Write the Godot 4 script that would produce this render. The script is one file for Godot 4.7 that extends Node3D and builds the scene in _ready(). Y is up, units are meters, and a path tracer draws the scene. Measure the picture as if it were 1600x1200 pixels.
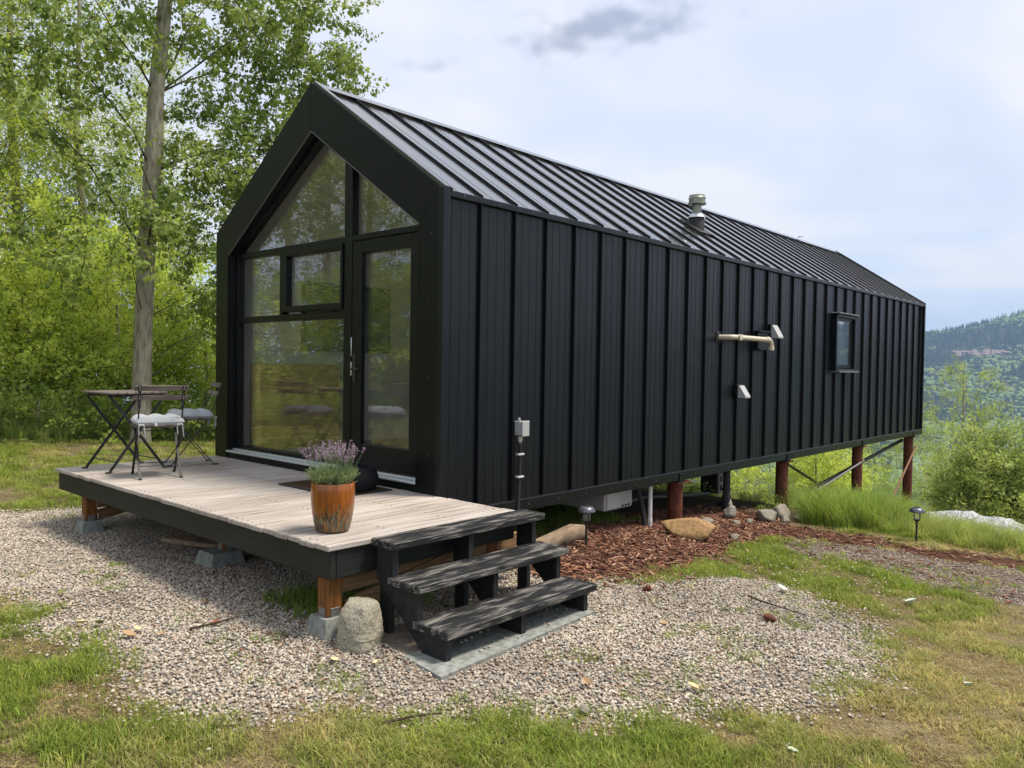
extends Node3D

# ------------------------------------------------------------------ constants measured from the photograph
const W := 3.476          # cabin width (along -z)
const L := 12.85          # cabin length (along +x)
const HE := 2.338         # eave height above the deck
const HR := 3.496         # ridge height
const YB := -0.23         # underside of the cabin
const PITCH := 0.406      # width of one metal panel
const GRAVEL := [[-3.2, -4.9], [-1.76, -4.34], [-1.23, -4.22], [-0.68, -4.04], [-0.1, -3.4], [0.3, -1.0], [0.3, 0.6], [0.52, 1.11], [1.49, 1.5], [1.95, 1.65], [1.74, 2.15], [1.45, 2.58], [1.05, 2.97], [0.66, 3.12], [0.2, 3.13], [-0.2, 3.05], [-0.61, 2.85], [-0.96, 2.45], [-1.27, 2.2], [-1.73, 1.98], [-1.91, 1.58], [-2.2, 1.39], [-2.43, 1.26], [-2.49, 0.89], [-2.64, 0.57], [-2.49, 0.06], [-2.51, -0.37], [-2.46, -0.97], [-2.54, -1.32], [-3.4, -2.6], [-4.2, -4.2]]
const MULCH := [[0.32, 0.6], [0.3, 0.99], [0.97, 1.2], [1.9, 1.28], [2.75, 1.09], [3.74, 0.89], [4.24, 1.63], [4.18, 2.36], [4.49, 3.6], [5.06, 3.6], [4.81, 2.2], [4.88, 1.41], [4.75, 0.74], [5.59, -0.04], [5.16, -0.54], [3.76, -0.61], [2.82, -0.57], [1.68, -0.34]]
const DIRT := [[3.31, 1.15], [3.95, 1.1], [4.56, 1.52], [4.36, 3.11], [3.8, 3.9], [3.1, 3.31], [2.88, 2.83], [3.11, 2.28], [3.18, 1.58]]

var rng := RandomNumberGenerator.new()
var wob := FastNoiseLite.new()
var patchy := FastNoiseLite.new()
var hilly := FastNoiseLite.new()
var gravel_poly := PackedVector2Array()
var mulch_poly := PackedVector2Array()
var dirt_poly := PackedVector2Array()
var used := {}
var M := {}


# ------------------------------------------------------------------ mesh helper
class Shape:
	var st := SurfaceTool.new()
	var tris := 0
	func _init():
		st.begin(Mesh.PRIMITIVE_TRIANGLES)
	func v(p: Vector3, n: Vector3, uv := Vector2.ZERO):
		st.set_normal(n); st.set_uv(uv); st.add_vertex(p)
	# triangle with its front towards n
	func tri(a: Vector3, b: Vector3, c: Vector3, n: Vector3):
		var f := (b - a).cross(c - a)
		if f.length_squared() < 1e-16: return
		f = f.normalized()
		if f.dot(n) < 0: f = -f
		if (b - a).cross(c - a).dot(f) > 0:
			var t := b; b = c; c = t
		v(a, f); v(b, f); v(c, f)
	func quad(a: Vector3, b: Vector3, c: Vector3, d: Vector3, n: Vector3):
		tri(a, b, c, n); tri(a, c, d, n)
	# triangle with its own normals
	func stri(a: Array, b: Array, c: Array):
		var n: Vector3 = a[1] + b[1] + c[1]
		if (b[0] - a[0]).cross(c[0] - a[0]).dot(n) > 0:
			var t := b; b = c; c = t
		for q in [a, b, c]: v(q[0], q[1], q[2])
	# box with chamfered edges
	func box(c: Vector3, s: Vector3, bev := 0.004, bas := Basis.IDENTITY):
		var h := s / 2
		bev = minf(bev, minf(h.x, minf(h.y, h.z)) * 0.6)
		var pts := {}
		for i in 8:
			var sg := Vector3(1 if i & 1 else -1, 1 if i & 2 else -1, 1 if i & 4 else -1)
			for k in 3:
				var p := (h - Vector3.ONE * bev) * sg
				p[k] = h[k] * sg[k]
				pts[i * 3 + k] = c + bas * p
		for k in 3:
			var a := (k + 1) % 3
			var b := (k + 2) % 3
			for s2 in 2:
				var base := s2 << k
				var n := Vector3.ZERO
				n[k] = 1 if s2 else -1
				quad(pts[base * 3 + k], pts[(base | 1 << a) * 3 + k], pts[(base | 1 << a | 1 << b) * 3 + k], pts[(base | 1 << b) * 3 + k], bas * n)
			if bev <= 0.0: continue
			for sa in 2:
				for sb in 2:
					var e := (sa << a) | (sb << b)
					var n := Vector3.ZERO
					n[a] = 1 if sa else -1
					n[b] = 1 if sb else -1
					quad(pts[e * 3 + a], pts[(e | 1 << k) * 3 + a], pts[(e | 1 << k) * 3 + b], pts[e * 3 + b], bas * n)
		if bev > 0.0:
			for i in 8:
				tri(pts[i * 3], pts[i * 3 + 1], pts[i * 3 + 2], pts[i * 3] + pts[i * 3 + 1] + pts[i * 3 + 2] - c * 3)
	# box laid from a to b, w wide across, t thick along up
	func bar(a: Vector3, b: Vector3, w: float, t: float, up := Vector3.UP, bev := 0.002):
		var x := (b - a).normalized()
		var z := x.cross(up).normalized()
		var y := z.cross(x)
		box((a + b) / 2, Vector3(a.distance_to(b), t, w), bev, Basis(x, y, z))
	# smooth tube through points
	func tube(p: Array, r: Array, n := 8, cap := true):
		var rings := []
		var side := Vector3.ZERO
		var along := 0.0
		for i in p.size():
			var d: Vector3 = (p[mini(i + 1, p.size() - 1)] - p[maxi(i - 1, 0)]).normalized()
			if side == Vector3.ZERO: side = d.cross(Vector3.UP if absf(d.y) < 0.9 else Vector3.RIGHT).normalized()
			side = (side - d * side.dot(d)).normalized()
			var up := side.cross(d)
			if i: along += p[i].distance_to(p[i - 1])
			var ring := []
			for k in n + 1:
				var a := TAU * k / n
				var o := side * cos(a) + up * sin(a)
				ring.append([p[i] + o * r[i % r.size()], o, Vector2(float(k) / n, along)])
			rings.append(ring)
		for i in p.size() - 1:
			for k in n:
				stri(rings[i][k], rings[i][k + 1], rings[i + 1][k + 1])
				stri(rings[i][k], rings[i + 1][k + 1], rings[i + 1][k])
		if cap:
			for e in [0, p.size() - 1]:
				var d: Vector3 = p[e] - p[1] if e == 0 else p[e] - p[e - 1]
				for k in n: tri(p[e], rings[e][k][0], rings[e][k + 1][0], d)
	# profile of (radius, height) turned round y
	func lathe(prof: Array, n := 24, at := Vector3.ZERO):
		var len := [0.0]
		for i in range(1, prof.size()): len.append(len[-1] + prof[i].distance_to(prof[i - 1]))
		for i in prof.size() - 1:
			var d: Vector2 = prof[i + 1] - prof[i]
			if d.length() < 1e-6: continue
			var nr := Vector2(d.y, -d.x).normalized()
			for k in n:
				var q := []
				for e in [[i, k], [i, k + 1], [i + 1, k + 1], [i + 1, k]]:
					var a: float = TAU * e[1] / n
					var nn := nr
					if e[0] == i and i > 0:
						var d0: Vector2 = prof[i] - prof[i - 1]
						var n0 := Vector2(d0.y, -d0.x).normalized()
						if n0.dot(nr) > 0.6: nn = (n0 + nr).normalized()
					elif e[0] == i + 1 and i + 2 < prof.size():
						var d1: Vector2 = prof[i + 2] - prof[i + 1]
						var n1 := Vector2(d1.y, -d1.x).normalized()
						if n1.dot(nr) > 0.6: nn = (n1 + nr).normalized()
					var P: Vector2 = prof[e[0]]
					q.append([at + Vector3(cos(a) * P.x, P.y, sin(a) * P.x), Vector3(cos(a) * nn.x, nn.y, sin(a) * nn.x), Vector2(float(e[1]) / n, len[e[0]] / len[-1])])
				stri(q[0], q[1], q[2]); stri(q[0], q[2], q[3])
	# flat polygon pushed along d
	func prism(poly: PackedVector3Array, d: Vector3):
		var n := Vector3.ZERO
		for i in poly.size(): n += poly[i].cross(poly[(i + 1) % poly.size()])
		n = n.normalized()
		if n.dot(d) > 0: n = -n
		var ax := (poly[1] - poly[0]).normalized()
		var ay := n.cross(ax)
		var flat := PackedVector2Array()
		for p in poly: flat.append(Vector2(p.dot(ax), p.dot(ay)))
		var idx := Geometry2D.triangulate_polygon(flat)
		for i in range(0, idx.size(), 3):
			tri(poly[idx[i]], poly[idx[i + 1]], poly[idx[i + 2]], n)
			tri(poly[idx[i]] + d, poly[idx[i + 1]] + d, poly[idx[i + 2]] + d, -n)
		var ccw := Geometry2D.is_polygon_clockwise(flat)
		for i in poly.size():
			var a := poly[i]
			var b := poly[(i + 1) % poly.size()]
			var o := (b - a).cross(n) * (-1.0 if ccw else 1.0)
			quad(a, b, b + d, a + d, o)
	func done() -> ArrayMesh:
		return st.commit()


# ------------------------------------------------------------------ naming helpers
func numbered(called: String) -> String:
	if not used.has(called):
		used[called] = 0
		return called
	used[called] += 1
	return "%s_%03d" % [called, used[called]]

func tag(o: Node, label := "", category := "", group := "", kind := ""):
	if label: o.set_meta("label", label)
	if category: o.set_meta("category", category)
	if group: o.set_meta("group", group)
	if kind: o.set_meta("kind", kind)
	return o

func thing(called: String, label: String, category: String, at := Vector3.ZERO, turn := 0.0, group := "") -> Node3D:
	var o := Node3D.new()
	o.name = numbered(called)
	add_child(o)
	o.position = at
	o.rotation.y = turn
	tag(o, label, category, group)
	return o

func part(called: String, mesh, m: Material, parent: Node = self) -> MeshInstance3D:
	var o := MeshInstance3D.new()
	o.name = numbered(called) if parent == self else called
	o.mesh = mesh.done() if mesh is Shape else mesh
	o.material_override = m
	parent.add_child(o, true)
	return o

func dup(root: Node3D, label: String, at: Vector3, turn := 0.0, scl := 1.0, group := "") -> Node3D:
	var r: Node3D = root.duplicate()
	var base: String = root.name
	if base.right(4).begins_with("_") and base.right(3).is_valid_int(): base = base.left(base.length() - 4)
	r.name = numbered(base)
	add_child(r)
	r.position = at
	r.rotation.y = turn
	r.scale = Vector3.ONE * scl
	tag(r, label, "", group)
	return r

func many(called: String, mesh: Mesh, where: Array, tint: Array, m: Material, parent: Node = self, label := "") -> MultiMeshInstance3D:
	var mm := MultiMesh.new()
	mm.transform_format = MultiMesh.TRANSFORM_3D
	mm.use_colors = true
	mm.mesh = mesh
	mm.instance_count = where.size()
	for i in where.size():
		mm.set_instance_transform(i, where[i])
		mm.set_instance_color(i, tint[i])
	var o := MultiMeshInstance3D.new()
	o.name = numbered(called) if parent == self else called
	o.multimesh = mm
	if m: o.material_override = m
	parent.add_child(o, true)
	tag(o, label, "", "", "stuff")
	if label: o.set_meta("category", called.replace("_", " "))
	return o


# ------------------------------------------------------------------ materials
func lin(r: float, g: float, b: float, a := 1.0) -> Color:
	var c := Color(r, g, b).linear_to_srgb()
	c.a = a
	return c

func noise_tex(freq: float, lo: float, hi: float, sd: int, oct := 4, size := 512, kind := FastNoiseLite.TYPE_SIMPLEX_SMOOTH) -> NoiseTexture2D:
	var f := FastNoiseLite.new()
	f.noise_type = kind
	f.frequency = freq
	f.seed = sd
	f.fractal_octaves = oct
	var t := NoiseTexture2D.new()
	t.width = size; t.height = size
	t.seamless = true
	t.noise = f
	var g := Gradient.new()
	g.set_color(0, Color(lo, lo, lo)); g.set_color(1, Color(hi, hi, hi))
	t.color_ramp = g
	return t

func ramp_tex(freq: float, stops: Array, sd: int, oct := 4, size := 512) -> NoiseTexture2D:
	var t := noise_tex(freq, 0, 1, sd, oct, size)
	var g := Gradient.new()
	g.offsets = PackedFloat32Array(stops.map(func(s): return s[0]))
	g.colors = PackedColorArray(stops.map(func(s): return s[1]))
	t.color_ramp = g
	return t

func mat(called: String, c: Color, rough := 0.7, metal := 0.0, spec := 0.5) -> StandardMaterial3D:
	var m := StandardMaterial3D.new()
	m.resource_name = called
	m.albedo_color = c
	m.roughness = rough
	m.metallic = metal
	m.metallic_specular = spec
	M[called] = m
	return m

func tri_map(m: StandardMaterial3D, tex: Texture2D, scale: Vector3, world := false, bump: Texture2D = null, depth := 0.0):
	m.uv1_triplanar = true
	m.uv1_world_triplanar = world
	m.uv1_scale = scale
	if tex: m.albedo_texture = tex
	if bump:
		m.heightmap_enabled = true
		m.heightmap_texture = bump
		m.heightmap_scale = depth
	return m

func worn_paint_image() -> ImageTexture:
	# black paint rubbed off in streaks along the board, bare grey wood below
	var a := FastNoiseLite.new(); a.seed = 5; a.frequency = 0.02; a.fractal_octaves = 5
	var b := FastNoiseLite.new(); b.seed = 9; b.frequency = 0.009; b.fractal_octaves = 3
	var im := Image.create(1024, 512, false, Image.FORMAT_RGB8)
	for y in 512:
		for x in 1024:
			var s := a.get_noise_2d(x * 0.5, y * 4.5)
			var p := b.get_noise_2d(x * 0.7, y * 1.0)
			var w := s * 0.3 + p * 0.75 + 0.05 + a.get_noise_2d(x * 0.6 + 300, y * 9.0) * 0.85
			var fibre := a.get_noise_2d(x * 0.3 + 900, y * 5.0) * 0.5 + 0.5
			var c := Color(0.075, 0.078, 0.088).lerp(Color(0.17, 0.17, 0.175), fibre * fibre)
			if w > 0.36: c = Color(0.38, 0.375, 0.36).lerp(Color(0.62, 0.6, 0.56), fibre)
			elif w > 0.12: c = c.lerp(Color(0.4, 0.4, 0.39), (w - 0.12) / 0.24 * fibre)
			im.set_pixel(x, y, c)
	return ImageTexture.create_from_image(im)

func glaze_image() -> ImageTexture:
	var a := FastNoiseLite.new(); a.seed = 3; a.frequency = 0.02; a.fractal_octaves = 4
	var im := Image.create(512, 512, false, Image.FORMAT_RGB8)
	for y in 512:
		for x in 512:
			var ang := TAU * x / 512.0
			var px := cos(ang) * 110.0
			var pz := sin(ang) * 110.0
			var h := y / 511.0                      # 0 foot, 1 rim
			var streak := a.get_noise_3d(px * 2.5, y * 0.22, pz * 2.5)
			var c := Color(0.6, 0.345, 0.05).lerp(Color(0.47, 0.235, 0.03), clampf(0.5 + streak * 0.9, 0, 1))
			var edge := 0.42 + 0.2 * a.get_noise_3d(px * 3.2, 50, pz * 3.2) + 0.08 * streak
			if h < edge:
				var q := a.get_noise_3d(px * 3.0, y * 0.9, pz * 3.0)
				c = Color(0.36, 0.25, 0.13).lerp(Color(0.42, 0.42, 0.33), clampf(0.5 + q * 2.2, 0, 1))
				if a.get_noise_3d(px * 4.0 + 99, y * 0.7, pz * 4.0) > 0.12: c = Color(0.2, 0.15, 0.1)
				if streak > 0.25: c = Color(0.55, 0.36, 0.15)
			im.set_pixel(x, 511 - y, c)
	im.flip_y()
	return ImageTexture.create_from_image(im)

func make_materials():
	var fine := noise_tex(0.03, 0.6, 1.0, 1)
	var soft := noise_tex(0.008, 0.72, 1.0, 2)
	var grain := noise_tex(0.012, 0.62, 1.0, 3, 5)
	var lump := noise_tex(0.02, 0.0, 1.0, 4, 5)
	M.tex_fine = fine; M.tex_grain = grain; M.tex_lump = lump; M.tex_soft = soft
	# black standing-seam metal
	var m := mat("siding", lin(0.0062, 0.0075, 0.0095), 0.34, 0.0, 0.40)
	m.roughness_texture = noise_tex(0.006, 0.8, 1.0, 11, 2)
	tri_map(m, null, Vector3(0.6, 0.4, 0.6), true, noise_tex(0.006, 0.0, 1.0, 14, 1), 0.4)
	m = mat("seam", lin(0.0045, 0.005, 0.006), 0.42, 0.0, 0.35)
	m = mat("roof_metal", lin(0.0085, 0.009, 0.0105), 0.24, 0.0, 0.7)
	m.clearcoat_enabled = true; m.clearcoat = 0.7; m.clearcoat_roughness = 0.16
	m.roughness_texture = noise_tex(0.014, 0.7, 1.0, 12); m.uv1_triplanar = true; m.uv1_scale = Vector3(2.5, 0.35, 0.35)
	m = mat("fascia", lin(0.0042, 0.0052, 0.0056), 0.42, 0.0, 0.33)
	m.roughness_texture = noise_tex(0.02, 0.7, 1.0, 13); m.uv1_triplanar = true
	mat("frame", lin(0.005, 0.006, 0.0062), 0.34, 0.0, 0.36)
	mat("edge_metal", lin(0.18, 0.18, 0.19), 0.35, 0.6)
	mat("aluminium", lin(0.62, 0.65, 0.66), 0.35, 0.5)
	mat("chrome", lin(0.55, 0.55, 0.55), 0.2, 0.9)
	mat("galvanised", lin(0.38, 0.38, 0.37), 0.5, 0.6)
	tri_map(M.galvanised, fine, Vector3.ONE * 4)
	mat("zinc_pipe", lin(0.26, 0.28, 0.22), 0.4, 0.55)
	mat("rubber", lin(0.018, 0.018, 0.02), 0.75)
	mat("white_plastic", lin(0.62, 0.62, 0.6), 0.5)
	mat("cream_plastic", lin(0.58, 0.53, 0.42), 0.4)
	mat("grey_plastic", lin(0.4, 0.41, 0.41), 0.5)
	mat("black_metal", lin(0.013, 0.013, 0.014), 0.45)
	mat("iron", lin(0.02, 0.02, 0.021), 0.5)
	var g := mat("glass", Color(0.5, 0.55, 0.5, 0.02), 0.0, 0.0, 0.5)
	g.transparency = BaseMaterial3D.TRANSPARENCY_ALPHA
	var g2 := mat("lamp_glass", Color(0.9, 0.9, 0.9, 0.12), 0.05, 0.0, 0.5)
	g2.transparency = BaseMaterial3D.TRANSPARENCY_ALPHA
	# timber
	for k in 5:
		var t: float = [1.0, 0.9, 1.06, 0.84, 0.96][k]
		var w := mat("deck_%d" % k, lin(0.45 * t, 0.433 * t * (1.0 - 0.008 * k), 0.415 * t * (1.0 - 0.014 * k)), 0.8, 0, 0.3)
		tri_map(w, ramp_tex(0.011, [[0.0, Color(0.7, 0.65, 0.6)], [0.35, Color(0.9, 0.87, 0.84)], [0.7, Color(1, 0.985, 0.97)], [1.0, Color(0.86, 0.84, 0.83)]], 20 + k, 5), Vector3(0.22, 3.4, 3.4), false, grain, 0.06)
		w.uv1_offset = Vector3(k * 0.37, k * 0.21, k * 0.53)
	tri_map(mat("stained_beam", lin(0.024, 0.027, 0.024), 0.65, 0, 0.4), grain, Vector3(4, 4, 0.3), false, grain, 0.1)
	tri_map(mat("stained_side", lin(0.024, 0.027, 0.024), 0.65, 0, 0.4), grain, Vector3(0.3, 4, 4), false, grain, 0.1)
	tri_map(mat("cedar", lin(0.27, 0.115, 0.035), 0.7, 0, 0.3), grain, Vector3(5, 0.5, 5), false, grain, 0.1)
	tri_map(mat("lumber", lin(0.33, 0.2, 0.1), 0.75, 0, 0.3), grain, Vector3(0.5, 5, 5), false, grain, 0.1)
	tri_map(mat("worn_step", Color.WHITE, 0.62, 0, 0.4), worn_paint_image(), Vector3(0.38, 2.3, 2.3), true, grain, 0.15)
	tri_map(mat("painted_step", lin(0.017, 0.019, 0.02), 0.6, 0, 0.4), ramp_tex(0.02, [[0.0, Color(0.7, 0.7, 0.7)], [0.7, Color(1, 1, 1)], [0.8, Color(1, 1, 1)], [0.84, Color(1, 1, 1)]], 31), Vector3(3, 1, 1), false, grain, 0.1)
	tri_map(mat("slat_wood", lin(0.25, 0.21, 0.185), 0.75, 0, 0.3), grain, Vector3(0.6, 6, 6), false, grain, 0.05)
	tri_map(mat("cabinet_wood", lin(0.78, 0.53, 0.22), 0.5), grain, Vector3(0.7, 4, 4))
	tri_map(mat("cabinet_dark", lin(0.6, 0.38, 0.14), 0.5), grain, Vector3(0.7, 4, 4))
	mat("inner_wall", lin(0.62, 0.62, 0.57), 0.9)
	tri_map(mat("inner_floor", lin(0.3, 0.22, 0.14), 0.5), grain, Vector3(0.4, 3, 3))
	mat("picture_black", lin(0.01, 0.01, 0.01), 0.4)
	mat("picture_art", lin(0.12, 0.15, 0.08), 0.6)
	# fabric, ceramics, stone
	var cu := mat("cushion", lin(0.45, 0.475, 0.5), 0.95, 0, 0.2)
	tri_map(cu, noise_tex(0.05, 0.85, 1.0, 41), Vector3.ONE * 6, false, lump, 0.3)
	cu.rim_enabled = true; cu.rim = 0.3
	tri_map(mat("bag_cloth", lin(0.014, 0.014, 0.018), 0.9, 0, 0.25), fine, Vector3.ONE * 6, false, fine, 0.3)
	tri_map(mat("mat_fibre", lin(0.17, 0.115, 0.07), 0.95, 0, 0.1), noise_tex(0.09, 0.25, 1.0, 42, 3), Vector3.ONE * 3, false, fine, 0.8)
	var gl := mat("glaze", Color.WHITE, 0.36, 0, 0.5)
	gl.albedo_texture = glaze_image()
	gl.clearcoat_enabled = true; gl.clearcoat = 0.3; gl.clearcoat_roughness = 0.15
	mat("soil", lin(0.03, 0.022, 0.015), 0.95)
	tri_map(mat("concrete", lin(0.30, 0.315, 0.30), 0.85, 0, 0.3), ramp_tex(0.015, [[0.0, Color(0.7, 0.7, 0.68)], [0.5, Color(0.9, 0.9, 0.89)], [1.0, Color(1, 1, 1)]], 43, 5), Vector3.ONE * 2, false, fine, 0.3)
	tri_map(mat("granite", lin(0.40, 0.385, 0.345), 0.85, 0, 0.3), ramp_tex(0.05, [[0.0, Color(0.42, 0.41, 0.38)], [0.42, Color(0.8, 0.77, 0.7)], [0.75, Color(1, 1, 0.97)], [1.0, Color(0.62, 0.6, 0.52)]], 44, 5), Vector3.ONE * 3, false, lump, 0.7)
	tri_map(mat("tan_rock", lin(0.36, 0.255, 0.155), 0.9, 0, 0.3), ramp_tex(0.02, [[0.0, Color(0.6, 0.5, 0.42)], [0.5, Color(0.95, 0.9, 0.8)], [1.0, Color(1, 0.98, 0.92)]], 45, 5), Vector3.ONE * 2, false, lump, 0.6)
	tri_map(mat("pale_rock", lin(0.42, 0.38, 0.31), 0.9, 0, 0.3), ramp_tex(0.03, [[0.0, Color(0.55, 0.55, 0.55)], [1.0, Color(1, 1, 1)]], 46, 5), Vector3.ONE * 3, false, lump, 1.0)
	tri_map(mat("driftwood", lin(0.34, 0.25, 0.17), 0.9, 0, 0.3), grain, Vector3(0.8, 6, 6), false, grain, 0.6)
	tri_map(mat("rust", Color.WHITE, 0.8, 0.1, 0.4), ramp_tex(0.014, [[0.0, Color(0.22, 0.13, 0.1)], [0.4, Color(0.35, 0.19, 0.125)], [0.7, Color(0.42, 0.24, 0.16)], [1.0, Color(0.33, 0.22, 0.18)]], 47, 5), Vector3(2, 1, 2), false, lump, 0.4)
	tri_map(mat("rust_bar", lin(0.33, 0.17, 0.09), 0.8, 0.1), fine, Vector3.ONE * 2)
	tri_map(mat("bark", Color.WHITE, 0.9, 0, 0.3), ramp_tex(0.013, [[0.0, Color(0.34, 0.32, 0.27)], [0.3, Color(0.52, 0.50, 0.44)], [0.5, Color(0.6, 0.58, 0.51)], [0.8, Color(0.67, 0.65, 0.58)], [1.0, Color(0.58, 0.57, 0.5)]], 48, 6), Vector3(2.2, 0.35, 2.2), false, lump, 0.8)
	tri_map(mat("limb_bark", lin(0.13, 0.115, 0.09), 0.9, 0, 0.2), fine, Vector3.ONE * 2)
	tri_map(mat("twig", lin(0.1, 0.075, 0.05), 0.9, 0, 0.2), fine, Vector3.ONE * 3)
	var sh := mat("plastic_sheet", lin(0.62, 0.66, 0.68), 0.5, 0, 0.5)
	tri_map(sh, noise_tex(0.03, 0.6, 1.0, 49), Vector3.ONE, false, lump, 4.0)
	# instanced or vertex-tinted matter
	for n in ["leaf", "grass_blade", "stone", "chip", "petal", "far_leaf"]:
		var t := mat(n, Color.WHITE, 0.75 if n != "leaf" else 0.5, 0, 0.35)
		t.vertex_color_use_as_albedo = true
	for n in ["leaf", "grass_blade"]:
		M[n].backlight_enabled = true
		M[n].backlight = Color(1.0, 1.0, 0.85)
	tri_map(M.stone, noise_tex(0.05, 0.75, 1.0, 50, 3), Vector3.ONE * 9)
	var gr := mat("ground", Color.WHITE, 0.95, 0, 0.2)
	gr.vertex_color_use_as_albedo = true
	tri_map(gr, noise_tex(0.06, 0.55, 1.0, 51, 5, 1024), Vector3.ONE * 0.9, true, lump, 1.5)


# ------------------------------------------------------------------ terrain
const FAR := [[60, -16.9], [150, -45.0], [400, -115.0], [1000, -170.0], [1700, -170.0], [2200, -90.0], [2800, 70.0], [3300, 0.0], [3900, 0.0], [5200, 0.0]]

func ridge(z: float) -> float:
	return 140.0 + 125.0 * exp(-pow((z + 300.0) / 340.0, 2)) + 40.0 * smoothstep(200.0, 900.0, z)

func ground(x: float, z: float) -> float:
	if x > 60.0:
		for i in FAR.size() - 1:
			var a = FAR[i]
			var b = FAR[i + 1]
			if x <= b[0] or i == FAR.size() - 2:
				var ya: float = a[1] if i < 7 else ridge(z) * [1.0, 0.9, 0.7][i - 7]
				var yb: float = b[1] if i < 6 else ridge(z) * [1.0, 0.9, 0.7][i - 6]
				var t := clampf((x - a[0]) / (b[0] - a[0]), 0, 1)
				var h := lerpf(ya, yb, t)
				var k := clampf((x - 1500.0) / 800.0, 0, 1)
				return h + hilly.get_noise_2d(x, z) * 45.0 * k * (1.0 - 0.7 * clampf((x - 2600.0) / 500.0, 0, 1))
	var h := -0.53
	if x > 0: h -= 0.068 * x * x / (x + 1.0)
	if x > 6: h -= 0.07 * (x - 6.0)
	if x > 8: h -= 0.07 * (minf(x, 22.0) - 8.0)
	if x > 22: h -= 0.2 * (x - 22.0)
	if x < 5.0 and z > 0.5: h -= 0.04 * (minf(z, 4.5) - 0.5) * clampf(1.0 - (x - 2.0) / 3.0, 0.0, 1.0)
	return h

func inside(p: Vector2, poly: PackedVector2Array, jitter := 0.12) -> bool:
	var q := p + Vector2(wob.get_noise_2d(p.x, p.y), wob.get_noise_2d(p.x + 70.0, p.y)) * jitter * 2.0
	return Geometry2D.is_point_in_polygon(q, poly)

# 0 grass, 1 gravel, 2 mulch, 3 bare dirt
func zone(x: float, z: float) -> int:
	if x < -5.0 or x > 6.5 or z < -5.5 or z > 4.5: return 0
	var p := Vector2(x, z)
	if inside(p, mulch_poly, 0.1): return 2
	if inside(p, gravel_poly, 0.14): return 1
	if inside(p, dirt_poly, 0.15): return 3
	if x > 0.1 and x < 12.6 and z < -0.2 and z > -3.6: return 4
	return 0

# how dry the lawn is, 0 lush to 1 straw
func dryness(x: float, z: float) -> float:
	var d := 0.32 + patchy.get_noise_2d(x, z) * 0.9
	if x > -0.5 and z > 1.5: d += 0.2
	if Vector2(x - 2.6, z - 1.9).length() < 1.3: d -= 0.45
	if x < -2.2 and z > -1.0: d -= 0.25
	if z < -3.5: d -= 0.1
	return clampf(d, 0, 1)

func lines(lo: float, hi: float, fine_lo: float, fine_hi: float, step: float, most: float) -> Array:
	var r := []
	var a := fine_lo
	while a <= fine_hi: r.append(a); a += step
	var s := step
	a = fine_hi
	while a < hi:
		s = minf(s * 1.16, most); a += s; r.append(a)
	s = step; a = fine_lo
	while a > lo:
		s = minf(s * 1.16, most); a -= s; r.push_front(a)
	return r

func build_ground():
	var xs := lines(-1500, 6000, -4.5, 6.5, 0.09, 60)
	var zs := lines(-2600, 2600, -5.0, 4.6, 0.09, 80)
	var pos := PackedVector3Array()
	var col := PackedColorArray()
	for x in xs:
		for z in zs:
			var y := ground(x, z)
			var c: Color
			if absf(x) < 30 and absf(z) < 40:
				y += patchy.get_noise_2d(x * 2.0, z * 2.0) * 0.02
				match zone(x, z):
					1: c = Color(0.36, 0.305, 0.24)
					2: c = Color(0.13, 0.065, 0.042)
					3: c = Color(0.21, 0.16, 0.13)
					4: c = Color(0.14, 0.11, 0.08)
					_: c = Color(0.15, 0.135, 0.06).lerp(Color(0.31, 0.25, 0.15), dryness(x, z))
			elif x > 1000:
				c = Color(0.05, 0.075, 0.035).lerp(Color(0.1, 0.12, 0.045), clampf(hilly.get_noise_2d(x * 3.0, z * 3.0) + 0.4, 0, 1))
			else: c = Color(0.08, 0.11, 0.03)
			pos.append(Vector3(x, y, z)); col.append(c)
	var n := zs.size()
	var idx := PackedInt32Array()
	for i in xs.size() - 1:
		for k in n - 1:
			var a := i * n + k
			idx.append_array([a, a + n, a + 1, a + 1, a + n, a + n + 1])
	var nor := PackedVector3Array()
	for i in xs.size():
		for k in n:
			var dx := pos[mini(i + 1, xs.size() - 1) * n + k] - pos[maxi(i - 1, 0) * n + k]
			var dz := pos[i * n + mini(k + 1, n - 1)] - pos[i * n + maxi(k - 1, 0)]
			nor.append(dz.cross(dx).normalized())
	var arr := []
	arr.resize(Mesh.ARRAY_MAX)
	arr[Mesh.ARRAY_VERTEX] = pos; arr[Mesh.ARRAY_NORMAL] = nor; arr[Mesh.ARRAY_COLOR] = col; arr[Mesh.ARRAY_INDEX] = idx
	var am := ArrayMesh.new()
	am.add_surface_from_arrays(Mesh.PRIMITIVE_TRIANGLES, arr)
	tag(part("ground", am, M.ground), "grassy yard with gravel and bark mulch that falls away to a wooded valley", "ground", "", "structure")


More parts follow.
